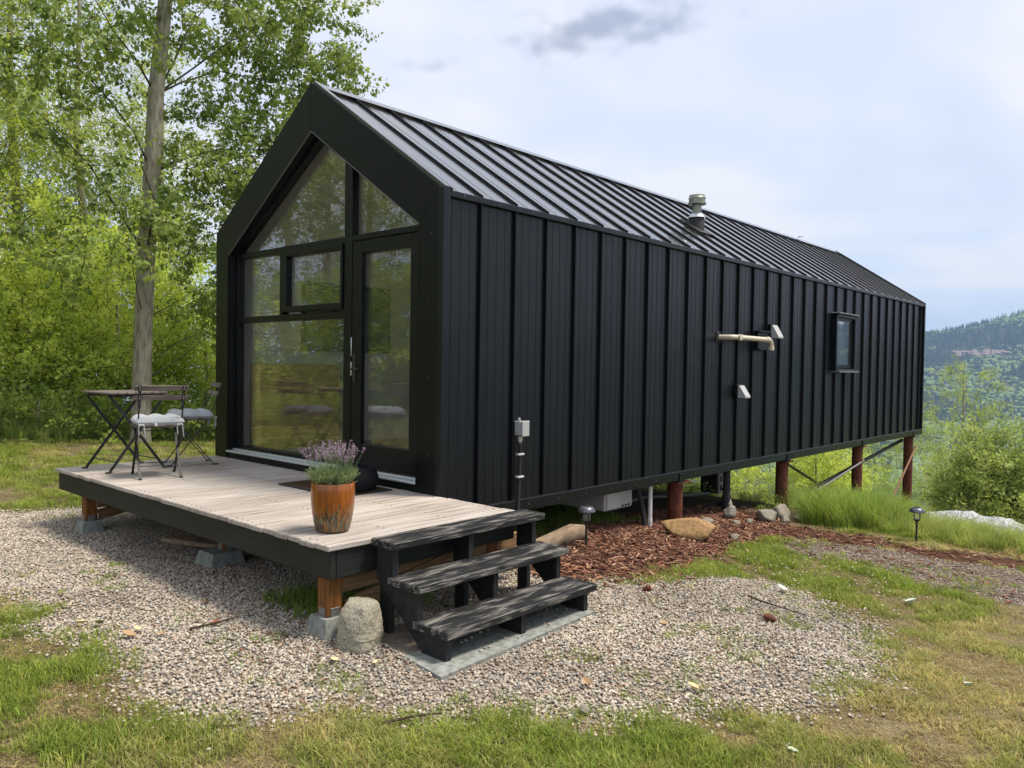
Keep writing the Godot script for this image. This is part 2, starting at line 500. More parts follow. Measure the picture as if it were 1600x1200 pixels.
# ------------------------------------------------------------------ natural shapes
# a stone: ball cut by a few random planes, then roughened; size is the full extent
func stone(size: Vector3, sd: int, rings := 6, segs := 9, cuts := 7, rough := 0.06) -> Shape:
	var r := RandomNumberGenerator.new(); r.seed = sd
	var f := FastNoiseLite.new(); f.seed = sd; f.frequency = 0.9
	var planes := []
	for i in cuts: planes.append([Vector3(r.randfn(), r.randfn(), r.randfn()).normalized(), r.randf_range(0.5 if cuts > 12 else 0.62, 0.75 if cuts > 12 else 0.92)])
	var s := Shape.new()
	var P := []
	for i in rings + 1:
		var row := []
		for k in segs + 1:
			var th := PI * i / rings
			var ph := TAU * (k % segs) / segs
			var d := Vector3(sin(th) * cos(ph), cos(th), sin(th) * sin(ph))
			var q := 1.0
			for pl in planes:
				var c := d.dot(pl[0])
				if c > 0.05: q = minf(q, pl[1] / c)
			q *= 1.0 + f.get_noise_3dv(d * 2.0) * rough * 2.0
			row.append(d * q * size / 2)
		P.append(row)
	var N := []
	for i in rings + 1:
		var row := []
		for k in segs + 1:
			var kk := k % segs
			var u: Vector3 = P[mini(i + 1, rings)][kk] - P[maxi(i - 1, 0)][kk]
			var w: Vector3 = P[i][(kk + 1) % segs] - P[i][(kk + segs - 1) % segs]
			var nn := u.cross(w)
			if i == 0 or i == rings or nn.length() < 1e-9: nn = P[i][kk]
			if nn.dot(P[i][kk]) < 0: nn = -nn
			row.append(nn.normalized())
		N.append(row)
	for i in rings:
		for k in segs:
			var q := []
			for e in [[i, k], [i + 1, k], [i + 1, k + 1], [i, k + 1]]: q.append([P[e[0]][e[1]], N[e[0]][e[1]], Vector2.ZERO])
			if i > 0: s.stri(q[0], q[1], q[3])
			if i < rings - 1: s.stri(q[1], q[2], q[3])
	return s

# a leafy twig along +x: n folded leaves, tinted singly
func spray(n: int, reach: float, leaf: float, droop: float, sd: int, width := 0.62, up := 0.0) -> ArrayMesh:
	var r := RandomNumberGenerator.new(); r.seed = sd
	var s := Shape.new()
	var bits := [Vector3.ZERO]
	for i in 5: bits.append(bits[-1] + Vector3(reach / 5, r.randf_range(-0.25, 0.15) * reach / 5, r.randf_range(-0.3, 0.3) * reach / 5))
	for i in n:
		var t := (i + r.randf()) / n * 4.99
		var at: Vector3 = bits[int(t)].lerp(bits[int(t) + 1], fmod(t, 1.0))
		var ang := r.randf() * TAU
		var out := Vector3(0.55, cos(ang), sin(ang)).normalized()
		at += out * reach * r.randf_range(0.04, 0.3)
		var d := (out + Vector3(r.randfn(), r.randfn(), r.randfn()) * 0.45 + Vector3(0, up - droop, 0)).normalized()
		var side := d.cross(Vector3(r.randfn() * 0.7, 1, r.randfn() * 0.7)).normalized()
		var nn := side.cross(d)
		var l := leaf * r.randf_range(0.45, 1.25)
		var mid := at + d * l * 0.45
		var tip := at + d * l - nn * l * 0.12
		var wv := side * l * width * 0.5
		var v := r.randf_range(0.72, 1.3)
		s.st.set_color(Color(v * r.randf_range(0.85, 1.2), v, v * r.randf_range(0.7, 1.2)))
		s.tri(at, mid + wv - nn * l * 0.1, tip, nn)
		s.tri(at, tip, mid - wv - nn * l * 0.1, nn)
	s.st.set_material(M.leaf)
	var am := s.done()
	var tw := Shape.new()
	tw.tube(bits, [reach * 0.012, reach * 0.01, reach * 0.009, reach * 0.007, reach * 0.005, reach * 0.003], 4, false)
	tw.st.set_material(M.twig)
	tw.st.commit(am)
	return am

# twigs set through blobs [centre, radii, count]; pointing outwards
func fill(blobs: Array, dark: Color, bright: Color, sd: int, lift := 0.0, size := 1.0) -> Array:
	var r := RandomNumberGenerator.new(); r.seed = sd
	var where := []
	var tint := []
	for b in blobs:
		for i in b[2]:
			var d := Vector3(r.randfn(), r.randfn(), r.randfn()).normalized()
			var p: Vector3 = b[0] + d * b[1] * pow(r.randf(), 0.42)
			var out := (d + Vector3(r.randfn(), r.randfn() + lift * 2.0, r.randfn()) * 0.5).normalized()
			var z := out.cross(Vector3.UP).normalized()
			var k := size * r.randf_range(0.75, 1.3)
			where.append(Transform3D(Basis(out * k, z.cross(out) * k, z * k), p))
			tint.append(dark.lerp(bright, clampf(r.randf() * 0.9 + r.randfn() * 0.1, 0, 1)))
	return [where, tint]

func tree(called: String, label: String, category: String, at: Vector3, trunk: Array, radii: Array, blobs: Array, twig: Mesh, dark: Color, bright: Color, sd: int, lift := 0.0, size := 1.0, group := "") -> Node3D:
	var t := thing(called, label, category, at, 0.0, group)
	var s := Shape.new()
	s.tube(trunk, radii, 12)
	part("trunk", s, M.bark, t)
	var r := RandomNumberGenerator.new(); r.seed = sd
	for b in blobs:
		var c: Vector3 = b[0]
		var k := 0
		for i in trunk.size() - 1:
			if trunk[i].y < c.y - 0.15 * Vector2(c.x - trunk[i].x, c.z - trunk[i].z).length() - 0.3: k = i
		var a: Vector3 = trunk[k]
		var ra: float = radii[k] * (0.16 if c.y > 5.0 else 0.07)
		var m := a.lerp(c, 0.5) + Vector3(r.randfn() * 0.1, 0.12 * a.distance_to(c), r.randfn() * 0.1)
		var l := Shape.new()
		l.tube([a, a.lerp(m, 0.5) + Vector3(r.randfn(), r.randfn(), r.randfn()) * 0.05, m, m.lerp(c, 0.6), c + (c - m) * 0.5], [ra, ra * 0.75, ra * 0.55, ra * 0.38, ra * 0.12], 6)
		part("limb", l, M.limb_bark, t)
	var f := fill(blobs, dark, bright, sd, lift, size)
	many("crown", twig, f[0], f[1], null, t)
	return t

# a clump of arching blades
func tuft(n: int, h: float, spread: float, lean: float, wide: float, sd: int, segs := 2) -> ArrayMesh:
	var r := RandomNumberGenerator.new(); r.seed = sd
	var s := Shape.new()
	for i in n:
		var a := r.randf() * TAU
		var q := sqrt(r.randf()) * spread
		var base := Vector3(cos(a) * q, 0, sin(a) * q)
		var b := r.randf() * TAU
		var d := Vector3(cos(b), 0, sin(b)) * lean * r.randf_range(0.2, 1.2)
		var hh := h * r.randf_range(0.45, 1.1)
		var side := d.cross(Vector3.UP).normalized() * wide * 0.5
		if side.length() < 1e-6: side = Vector3.RIGHT * wide * 0.5
		var v := r.randf_range(0.7, 1.3)
		s.st.set_color(Color(v * r.randf_range(0.85, 1.25), v, v * r.randf_range(0.8, 1.1)))
		var prev := base
		for k in segs:
			var t := float(k + 1) / segs
			var nx := base + Vector3(0, hh * (t - 0.35 * lean * t * t), 0) + d * hh * t * t
			var w0 := side * (1.0 - 0.75 * float(k) / segs)
			var w1 := side * (1.0 - 0.75 * t)
			if k == segs - 1: s.tri(prev - w0, prev + w0, nx, Vector3(d.x, 0.6, d.z))
			else: s.quad(prev - w0, prev + w0, nx + w1, nx - w1, Vector3(d.x, 0.6, d.z))
			prev = nx
	s.st.set_material(M.grass_blade)
	return s.done()

func spun(p: Vector3, k: float, tilt := 0.0, tall := 1.0) -> Transform3D:
	var b := Basis(Vector3.UP, rng.randf() * TAU)
	if tilt > 0: b = Basis(Vector3(rng.randfn(), 0, rng.randfn()).normalized(), rng.randfn() * tilt) * b
	return Transform3D(b.scaled_local(Vector3(k, k * tall, k)), p)


# ------------------------------------------------------------------ _ready
func _ready():
	rng.seed = 12345
	wob.seed = 7; wob.frequency = 1.3; wob.fractal_octaves = 4
	patchy.seed = 17; patchy.frequency = 0.55; patchy.fractal_octaves = 4
	hilly.seed = 23; hilly.frequency = 0.0016; hilly.fractal_octaves = 4
	for p in GRAVEL: gravel_poly.append(Vector2(p[0], p[1]))
	for p in MULCH: mulch_poly.append(Vector2(p[0], p[1]))
	for p in DIRT: dirt_poly.append(Vector2(p[0], p[1]))
	build_camera_and_light()
	make_materials()
	build_ground()
	build_cabin()
	build_interior()
	build_supports()
	build_deck()
	build_steps()
	build_furniture()
	build_yard_things()
	build_loose_ground()
	build_grass()
	build_trees()
	build_far_forest()

func build_camera_and_light():
	var cam := Camera3D.new()
	cam.name = "camera"
	var yaw := deg_to_rad(42.275)
	var pitch := deg_to_rad(-1.395)
	var roll := deg_to_rad(0.895)
	var f := Vector3(cos(pitch) * cos(yaw), sin(pitch), -cos(pitch) * sin(yaw))
	var r0 := f.cross(Vector3.UP).normalized()
	var u0 := r0.cross(f)
	cam.transform = Transform3D(Basis(r0 * cos(roll) + u0 * sin(roll), u0 * cos(roll) - r0 * sin(roll), -f), Vector3(-4.0106, 1.0047, 4.3923))
	cam.fov = rad_to_deg(2.0 * atan(600.0 / 1219.9))
	cam.near = 0.05
	cam.far = 12000
	add_child(cam)
	cam.current = true
	var sun := DirectionalLight3D.new()
	sun.name = "sun"
	sun.light_energy = 0.5
	sun.light_color = Color(1.0, 0.96, 0.9)
	sun.light_angular_distance = 14.0
	sun.shadow_enabled = true
	sun.look_at_from_position(Vector3(0.32, 1.0, 0.36), Vector3.ZERO)
	add_child(sun)
	var env := Environment.new()
	env.tonemap_mode = Environment.TONE_MAPPER_LINEAR
	env.tonemap_exposure = 3.5
	env.background_mode = Environment.BG_SKY
	env.sdfgi_enabled = true; env.ssao_enabled = true; env.ssil_enabled = true
	env.fog_enabled = true
	env.fog_density = 0.00014
	env.fog_light_color = Color(0.62, 0.74, 0.9)
	var sky := Sky.new()
	var pm := PanoramaSkyMaterial.new()
	pm.panorama = sky_picture()
	sky.sky_material = pm
	env.sky = sky
	var we := WorldEnvironment.new()
	we.name = "environment"
	we.environment = env
	add_child(we)

# thin high overcast with soft streaks, and one small dark cloud
func sky_picture() -> ImageTexture:
	var w := 1536
	var h := 768
	var a := FastNoiseLite.new(); a.seed = 4; a.frequency = 0.55; a.fractal_octaves = 5
	var b := FastNoiseLite.new(); b.seed = 8; b.frequency = 2.2; b.fractal_octaves = 5
	var im := Image.create(w, h, false, Image.FORMAT_RGBF)
	var cl := Vector3(0.745, 0.392, -0.54).normalized()
	var cr := cl.cross(Vector3.UP).normalized()
	var cu := cr.cross(cl)
	for y in h:
		var el := PI / 2 - PI * (y + 0.5) / h
		for x in w:
			var az := TAU * ((x + 0.5) / w - 0.25)
			var d := Vector3(cos(el) * cos(az), sin(el), cos(el) * sin(az))
			var up := maxf(d.y, 0.0)
			var c := Color(0.57, 0.66, 0.79).lerp(Color(0.60, 0.66, 0.80), smoothstep(0.0, 0.35, up)).lerp(Color(0.66, 0.70, 0.80), smoothstep(0.3, 1.0, up))
			if d.y > -0.02:
				var q := Vector2(d.x, d.z) / (up + 0.16)
				var n := a.get_noise_2d(q.x * 0.9, q.y * 1.5) + 0.35 * b.get_noise_2d(q.x * 0.6, q.y)
				c = c.lerp(Color(0.715, 0.725, 0.77), smoothstep(-0.2, 0.35, n) * 0.85)
				c = c.lerp(Color(0.48, 0.56, 0.71), smoothstep(0.05, 0.5, -n) * 0.32)
				var low := smoothstep(0.22, 0.05, up) * smoothstep(0.02, 0.3, b.get_noise_2d(q.x * 0.15, d.y * 14.0))
				c = c.lerp(Color(0.72, 0.73, 0.78), low * 0.7)
				var k := Vector2(d.dot(cr), d.dot(cu))
				if d.dot(cl) > 0.7:
					var e := 1.0 - Vector2(k.x / 0.125, (k.y - k.x * 0.12) / 0.028).length() + b.get_noise_2d(k.x * 9.0, k.y * 16.0) * 0.75
					c = c.lerp(Color(0.30, 0.35, 0.47), smoothstep(-0.15, 0.95, e) * 0.85)
					e = 0.75 - Vector2((k.x + 0.2) / 0.06, (k.y + 0.035) / 0.012).length() + b.get_noise_2d(k.x * 12.0 + 5.0, k.y * 24.0) * 0.7
					c = c.lerp(Color(0.38, 0.43, 0.56), smoothstep(0.0, 0.9, e) * 0.6)
			im.set_pixel(x, y, Color(c.r * 0.388, c.g * 0.385, c.b * 0.378))
	return ImageTexture.create_from_image(im)


# ------------------------------------------------------------------ the cabin
func build_cabin():
	var c := thing("cabin", "long black metal tiny house with a steep gable and glazed front", "house")
	var slope := Vector3(0, HR - HE, -W / 2)
	var run := slope.length()
	var sdir := slope / run
	var up := Vector3(0, W / 2, HR - HE).normalized()      # outward normal of the roof side in view
	var n := int(L / PITCH) + 1
	# long wall in view: pans with shallow ribs, seams standing between them
	var wall := Node3D.new()
	wall.name = "side_wall"
	c.add_child(wall)
	var core := Shape.new()
	core.box(Vector3(L / 2, (HE + YB) / 2 + 0.02, -0.065), Vector3(L - 0.1, HE - YB - 0.08, 0.1), 0)
	part("sheathing", core, M.seam, wall)
	var pan := wall_pan(PITCH - 0.012)
	var pan_last := wall_pan(L - 0.06 - (n - 1) * PITCH)
	var seam := Shape.new()
	seam.box(Vector3(0, (HE + YB + 0.06) / 2, 0.012), Vector3(0.012, HE - YB - 0.15, 0.034), 0.003)
	var seam_mesh := seam.done()
	for i in n:
		var p := part("wall_panel", pan if i < n - 1 else pan_last, M.siding, wall)
		p.position = Vector3(i * PITCH + 0.006, 0, 0)
		if i > 0:
			var s := part("wall_seam", seam_mesh, M.seam, wall)
			s.position.x = i * PITCH
	var trim := Shape.new()
	trim.box(Vector3(L / 2, YB + 0.05, 0.018), Vector3(L - 0.02, 0.1, 0.05), 0.004)
	part("base_trim", trim, M.siding, c)
	var screws := Shape.new()
	for i in n:
		for y in [YB + 0.05, HE - 0.04]: screws.box(Vector3(i * PITCH + 0.2, y, 0.0445 if y < 0 else 0.0385), Vector3(0.011, 0.011, 0.006), 0.002)
	tag(part("trim_screws", screws, M.edge_metal, c), "", "", "", "stuff")
	trim = Shape.new()
	trim.box(Vector3(0.02, (HE + YB) / 2, 0.012), Vector3(0.075, HE - YB, 0.06), 0.004)
	part("corner_trim", trim, M.siding, c)
	trim = Shape.new()
	trim.box(Vector3(L - 0.03, (HE + YB) / 2, 0.012), Vector3(0.06, HE - YB, 0.06), 0.004)
	part("corner_trim", trim, M.siding, c)
	trim = Shape.new()
	trim.box(Vector3(L / 2 + 0.02, HE - 0.04, 0.012), Vector3(L - 0.08, 0.05, 0.05), 0.004)
	part("eave_trim", trim, M.siding, c)
	# far sides
	var s := Shape.new()
	for q in [[0.05, 2.9, YB, HE - 0.01], [5.2, L - 0.05, YB, HE - 0.01], [2.9, 5.2, YB, 0.5], [2.9, 5.2, 1.95, HE - 0.01]]:
		s.box(Vector3((q[0] + q[1]) / 2, (q[2] + q[3]) / 2, -W + 0.06), Vector3(q[1] - q[0], q[3] - q[2], 0.12), 0.0)
	part("rear_wall", s, M.siding, c)
	var rw := Node3D.new()
	rw.name = "rear_window"  # unseen window added in the rear wall to let daylight into the room
	c.add_child(rw)
	for b in [[2.92, 0.5, 2.92, 1.95], [5.18, 0.5, 5.18, 1.95], [4.05, 0.54, 4.05, 1.91], [2.945, 1.93, 5.155, 1.93], [2.945, 0.52, 5.155, 0.52]]:
		s = Shape.new()
		var a := Vector3(b[0], b[1], -W + 0.05)
		var e := Vector3(b[2], b[3], -W + 0.05)
		s.bar(a, e, 0.08, 0.04, Vector3.BACK.cross((e - a).normalized()), 0.003)
		part("frame", s, M.frame, rw)
	s = Shape.new()
	for dz in [0.03, 0.034, 0.05, 0.054]: s.quad(Vector3(2.94, 0.54, -W + dz), Vector3(5.16, 0.54, -W + dz), Vector3(5.16, 1.91, -W + dz), Vector3(2.94, 1.91, -W + dz), Vector3.FORWARD)
	part("pane", s, M.glass, rw)
	s = Shape.new()
	s.prism(PackedVector3Array([Vector3(L - 0.12, YB, -0.02), Vector3(L - 0.12, HE - 0.03, -0.02), Vector3(L - 0.12, HR - 0.05, -W / 2), Vector3(L - 0.12, HE - 0.03, -W + 0.02), Vector3(L - 0.12, YB, -W + 0.02)]), Vector3(0.12, 0, 0))
	part("end_wall", s, M.siding, c)
	s = Shape.new()
	s.box(Vector3(L / 2, YB + 0.11, -W / 2), Vector3(L - 0.06, 0.2, W - 0.06), 0.0)
	part("floor_frame", s, M.seam, c)
	# roof
	var roof := Node3D.new()
	roof.name = "roof"
	c.add_child(roof)
	for side in [1, -1]:
		s = Shape.new()
		var z0 := 0.0 if side == 1 else -W
		var a := Vector3(0.03, HE, z0)
		var b := Vector3(0.03, HR, -W / 2)
		var nn: Vector3 = Vector3(0, up.y, up.z * side)
		var f := nn * -0.006
		s.prism(PackedVector3Array([a + f, b + f, b - Vector3(0, 0.17, 0), a - Vector3(0, 0.03, 0) + Vector3(0, 0, -0.12 * side)]), Vector3(L - 0.05, 0, 0))
		part("roof_deck", s, M.seam, roof)
	var sheet := Shape.new()
	var w := PITCH - 0.012
	var e0 := Vector3(0, HE, 0) - sdir * 0.04
	var e1 := Vector3(0, HR, -W / 2) - sdir * 0.02
	for q in [[0.0, w * 0.33, 0.0], [w * 0.33, w * 0.36, 0.004], [w * 0.36, w * 0.64, 0.004], [w * 0.64, w * 0.67, 0.0], [w * 0.67, w, 0.0]]:
		var h0: float = 0.0 if q[0] == 0.0 else (0.0 if q[0] < w * 0.34 else (0.004 if q[0] < w * 0.65 else 0.0))
		if q[0] > w * 0.63 and q[0] < w * 0.65: h0 = 0.004
		var h1: float = q[2]
		sheet.quad(e0 + Vector3(q[0], 0, 0) + up * h0, e0 + Vector3(q[1], 0, 0) + up * h1, e1 + Vector3(q[1], 0, 0) + up * h1, e1 + Vector3(q[0], 0, 0) + up * h0, up)
	var sheet_mesh := sheet.done()
	var rib := Shape.new()
	rib.bar(e0 + up * 0.008, e1 + up * 0.008, 0.012, 0.026, up, 0.003)
	var rib_mesh := rib.done()
	for i in n:
		var p := part("roof_panel", sheet_mesh, M.roof_metal, roof)
		p.position.x = i * PITCH + 0.006 if i < n - 1 else L - w - 0.012
		if i == n - 1: p.position.y = 0.004
		p = part("roof_seam", rib_mesh, M.seam, roof)
		p.position.x = i * PITCH if i > 0 else 0.075
	for q in [0.0, 1.0]:
		s = Shape.new()
		s.bar(Vector3(0.025 + q * (L - 0.05), HE - 0.02, 0.03) , Vector3(0.025 + q * (L - 0.05), HR + 0.0, -W / 2) + up * 0.012, 0.05, 0.06, up, 0.004)
		part("verge_trim", s, M.roof_metal, roof)
	s = Shape.new()
	for side in [1, -1]:
		var d := Vector3(0, -(HR - HE), W / 2 * side).normalized()
		var nn := Vector3(0, up.y, up.z * side)
		var a := Vector3(0.02, HR + 0.035, -W / 2)
		s.quad(a, a + d * 0.13, a + d * 0.13 + Vector3(L - 0.02, 0, 0), a + Vector3(L - 0.02, 0, 0), nn)
		s.quad(a + d * 0.13, a + d * 0.13 - nn * 0.05, a + d * 0.13 - nn * 0.05 + Vector3(L - 0.02, 0, 0), a + d * 0.13 + Vector3(L - 0.02, 0, 0), d)
	part("ridge_cap", s, M.roof_metal, roof)
	s = Shape.new()
	s.bar(Vector3(10.85, HR + 0.06, -W / 2 + 0.03), Vector3(11.0, HR + 0.09, -W / 2 + 0.03), 0.05, 0.02)
	part("ridge_vent", s, M.grey_plastic, roof)
	build_front(c)
	build_side_fittings(c, up, sdir)

func wall_pan(w: float) -> ArrayMesh:
	var s := Shape.new()
	var y0 := YB + 0.09
	var y1 := HE - 0.05
	var x := 0.0
	for k in 4:
		var x1 := w * (k + 1) / 4.0
		if k < 3:
			# flat, then a narrow pencil groove
			s.quad(Vector3(x, y0, 0), Vector3(x1 - 0.006, y0, 0), Vector3(x1 - 0.006, y1, 0), Vector3(x, y1, 0), Vector3.BACK)
			s.quad(Vector3(x1 - 0.006, y0, 0), Vector3(x1, y0, -0.005), Vector3(x1, y1, -0.005), Vector3(x1 - 0.006, y1, 0), Vector3.BACK)
			s.quad(Vector3(x1, y0, -0.005), Vector3(x1 + 0.006, y0, 0), Vector3(x1 + 0.006, y1, 0), Vector3(x1, y1, -0.005), Vector3.BACK)
			x = x1 + 0.006
		else:
			s.quad(Vector3(x, y0, 0), Vector3(w, y0, 0), Vector3(w, y1, 0), Vector3(x, y1, 0), Vector3.BACK)
	return s.done()

func poly_x(x: float, pts: Array) -> PackedVector3Array:
	var r := PackedVector3Array()
	for p in pts: r.append(Vector3(x, p[1], p[0]))
	return r

func build_front(c: Node3D):
	const ZL := -3.236
	const ZR := -0.24
	const YE := 2.09
	const YP := 3.085
	var zc := -W / 2
	var boards := [
		[[0.0, YB], [0.0, HE], [ZR, YE], [ZR, YB]],
		[[0.0, HE], [zc, HR + 0.02], [zc, YP], [ZR, YE]],
		[[zc, HR + 0.02], [-W, HE], [ZL, YE], [zc, YP]],
		[[-W, HE], [-W, YB], [ZL, YB], [ZL, YE]],
		[[ZR, YB], [ZR, 0.055], [ZL, 0.055], [ZL, YB]]]
	for i in boards.size():
		var b = boards[i]
		# each board a hair smaller than its field, so that the mitres show
		var mid := Vector2.ZERO
		for p in b: mid += Vector2(p[0], p[1]) / 4.0
		var pts := []
		for p in b:
			var v := Vector2(p[0], p[1])
			v += (mid - v).normalized() * 0.002
			pts.append([v.x, v.y])
		var s := Shape.new()
		s.prism(poly_x(-0.012 + (0.01 if i == 4 else 0.0), pts), Vector3(0.04, 0, 0))
		part("fascia_board", s, M.fascia, c)
	# screw heads dotted along the boards
	var heads := Shape.new()
	for p in [[-0.11, 0.3], [-0.11, 0.9], [-0.12, 1.5], [-0.1, 2.0], [-0.5, 2.42], [-1.0, 2.75], [-1.5, 3.1], [-2.2, 2.95], [-2.9, 2.5]]:
		heads.box(Vector3(-0.014, p[1], p[0]), Vector3(0.005, 0.008, 0.008), 0.002)
	tag(part("screw_heads", heads, M.edge_metal, c), "", "", "", "stuff")
	# thin metal edge round the opening
	var rim := [Vector3(-0.008, 0.06, ZR), Vector3(-0.008, YE, ZR), Vector3(-0.008, YP, zc), Vector3(-0.008, YE, ZL), Vector3(-0.008, 0.06, ZL)]
	for i in 4:
		var a: Vector3 = rim[i]
		var b: Vector3 = rim[i + 1]
		var mid := Vector3(-0.008, 1.4, zc)
		var inn := (mid - (a + b) / 2).slide((b - a).normalized()).normalized()
		var s := Shape.new()
		s.bar(a + inn * 0.004 + Vector3(0.0, 0, 0), b + inn * 0.004, 0.014, 0.006, inn, 0.0015)
		part("edge_strip", s, M.edge_metal if i == 1 or i == 2 else M.frame, c)
		s = Shape.new()
		s.bar(a + inn * 0.006 + Vector3(0.075, 0, 0), b + inn * 0.006 + Vector3(0.075, 0, 0), 0.13, 0.008, inn, 0.0)
		part("reveal_board", s, M.frame, c)
	# window wall
	var win := Node3D.new()
	win.name = "front_window"
	c.add_child(win)
	const XF := 0.115
	var bars := {
		"jamb": [[ZL + 0.03, 0.06, ZL + 0.03, 2.13, 0.045]],
		"mullion": [[-1.285, 0.06, -1.285, 2.78, 0.11]],
		"transom": [[ZL + 0.05, 2.082, -1.34, 2.082, 0.055], [-1.23, 2.082, ZR - 0.008, 2.082, 0.05]],
		"mid_rail": [[ZL + 0.053, 1.425, -1.34, 1.425, 0.06]],
		"glazing_bar": [[-2.36, 1.455, -2.36, 2.054, 0.06]],
		"bottom_rail": [[ZL + 0.053, 0.105, -1.34, 0.105, 0.045]],
		"rake_frame": [[ZL + 0.03, 2.14, zc, YP - 0.045, 0.05], [zc, YP - 0.045, ZR - 0.03, 2.14, 0.05]]}
	for n in bars:
		for b in bars[n]:
			var s := Shape.new()
			var a := Vector3(XF, b[1], b[0])
			var e := Vector3(XF, b[3], b[2])
			s.bar(a, e, 0.075, b[4], Vector3.RIGHT.cross((e - a).normalized()), 0.004)
			part(n, s, M.frame, win)
	# opening sash, a second frame standing proud
	var sash := Shape.new()
	for b in [[-2.322, 1.505, -1.35, 1.505, 0.055], [-2.322, 2.03, -1.35, 2.03, 0.05], [-2.285, 1.53, -2.285, 2.01, 0.075], [-1.362, 1.53, -1.362, 2.01, 0.03]]:
		var a := Vector3(XF - 0.02, b[1], b[0])
		var e := Vector3(XF - 0.02, b[3], b[2])
		sash.bar(a, e, 0.07, b[4], Vector3.RIGHT.cross((e - a).normalized()), 0.004)
	part("sash", sash, M.frame, win)
	var k := (YP - YE) / (ZR - zc)       # fall of the rake
	var panes := [
		[[ZL + 0.05, 0.12], [-1.34, 0.12], [-1.34, 1.4], [ZL + 0.05, 1.4]],
		[[ZL + 0.05, 1.45], [-2.385, 1.45], [-2.385, 2.06], [ZL + 0.05, 2.06]],
		[[-2.25, 1.53], [-1.37, 1.53], [-1.37, 2.01], [-2.25, 2.01]],
		[[ZL + 0.05, 2.1], [-1.335, 2.1], [-1.335, YP + k * (-1.335 - zc) * 1.0 - 0.05], [zc, YP - 0.05], [ZL + 0.05, YE + 0.02]],
		[[-1.235, 2.1], [ZR - 0.05, 2.1], [-1.235, YP + k * (-1.235 - zc) - 0.05]]]
	for i in panes.size():
		var pts = panes[i]
		if i == 4: pts = [[-1.235, 2.1], [ZR - 0.06, 2.1], [-1.235, YP - (YP - YE) * (-1.235 - zc) / (ZR - zc) - 0.05]]
		if i == 3: pts = [[ZL + 0.06, 2.1], [-1.335, 2.1], [-1.335, YP - (YP - YE) * (-1.335 - zc) / (ZR - zc) - 0.05], [zc, YP - 0.055]]
		part("pane", pane_mesh(poly_x(XF + 0.012 - (0.02 if i == 2 else 0.0), pts)), M.glass, win)
	# sill: bright drip edge over a dark upstand
	var sill := Shape.new()
	sill.box(Vector3(0.035, 0.068, (ZL + ZR) / 2), Vector3(0.12, 0.018, ZR - ZL - 0.012), 0.004)
	part("sill", sill, M.aluminium, win)
	sill = Shape.new()
	sill.box(Vector3(0.075, 0.085, (ZL + ZR) / 2), Vector3(0.05, 0.014, ZR - ZL - 0.014), 0.003)
	part("sill", sill, M.aluminium, win)
	# door
	var door := Node3D.new()
	door.name = "door"
	c.add_child(door)
	for b in [["door_frame", [ZR - 0.055, 0.092, ZR - 0.055, 2.055, 0.085]]]:
		var s := Shape.new()
		s.bar(Vector3(XF, b[1][1], b[1][0]), Vector3(XF, b[1][3], b[1][2]), 0.075, b[1][4], Vector3.BACK, 0.004)
		part(b[0], s, M.frame, door)
	for b in [[-1.152, 0.1, -1.152, 2.05, 0.128], [-0.39, 0.1, -0.39, 2.05, 0.11]]:
		var s := Shape.new()
		s.bar(Vector3(XF - 0.012, b[1], b[0]), Vector3(XF - 0.012, b[3], b[2]), 0.05, b[4], Vector3.BACK, 0.004)
		part("stile", s, M.frame, door)
	for b in [[0.1, 0.305], [1.945, 2.05]]:
		var s := Shape.new()
		s.box(Vector3(XF - 0.012, (b[0] + b[1]) / 2, -0.766), Vector3(0.048, b[1] - b[0], 0.64), 0.004)
		part("rail", s, M.frame, door)
	part("pane", pane_mesh(poly_x(XF + 0.004, [[-1.095, 0.3], [-0.44, 0.3], [-0.44, 1.95], [-1.095, 1.95]])), M.glass, door)
	var h := Shape.new()
	h.box(Vector3(XF - 0.042, 0.96, -1.17), Vector3(0.012, 0.24, 0.042), 0.004)
	part("lock_plate", h, M.black_metal, door)
	h = Shape.new()
	h.tube([Vector3(XF - 0.04, 0.95, -1.17), Vector3(XF - 0.085, 0.95, -1.17), Vector3(XF - 0.09, 0.95, -1.15), Vector3(XF - 0.09, 0.95, -1.06)], [0.009], 8)
	part("handle", h, M.iron, door)
	h = Shape.new()
	h.tube([Vector3(XF - 0.03, 1.06, -1.205), Vector3(XF - 0.05, 1.06, -1.205), Vector3(XF - 0.05, 1.22, -1.205), Vector3(XF - 0.03, 1.22, -1.205)], [0.006], 6)
	h.box(Vector3(XF - 0.045, 0.95, -1.205), Vector3(0.02, 0.12, 0.02), 0.003)
	part("latch", h, M.chrome, door)

func pane_mesh(poly: PackedVector3Array) -> Shape:
	var s := Shape.new()
	var flat := PackedVector2Array()
	for p in poly: flat.append(Vector2(p.z, p.y))
	var idx := Geometry2D.triangulate_polygon(flat)
	for dx in [0.0, 0.004, 0.018, 0.022]:   # both faces of two panes
		for i in range(0, idx.size(), 3):
			var d := Vector3(dx, 0, 0)
			s.tri(poly[idx[i]] + d, poly[idx[i + 1]] + d, poly[idx[i + 2]] + d, Vector3.LEFT)
	return s

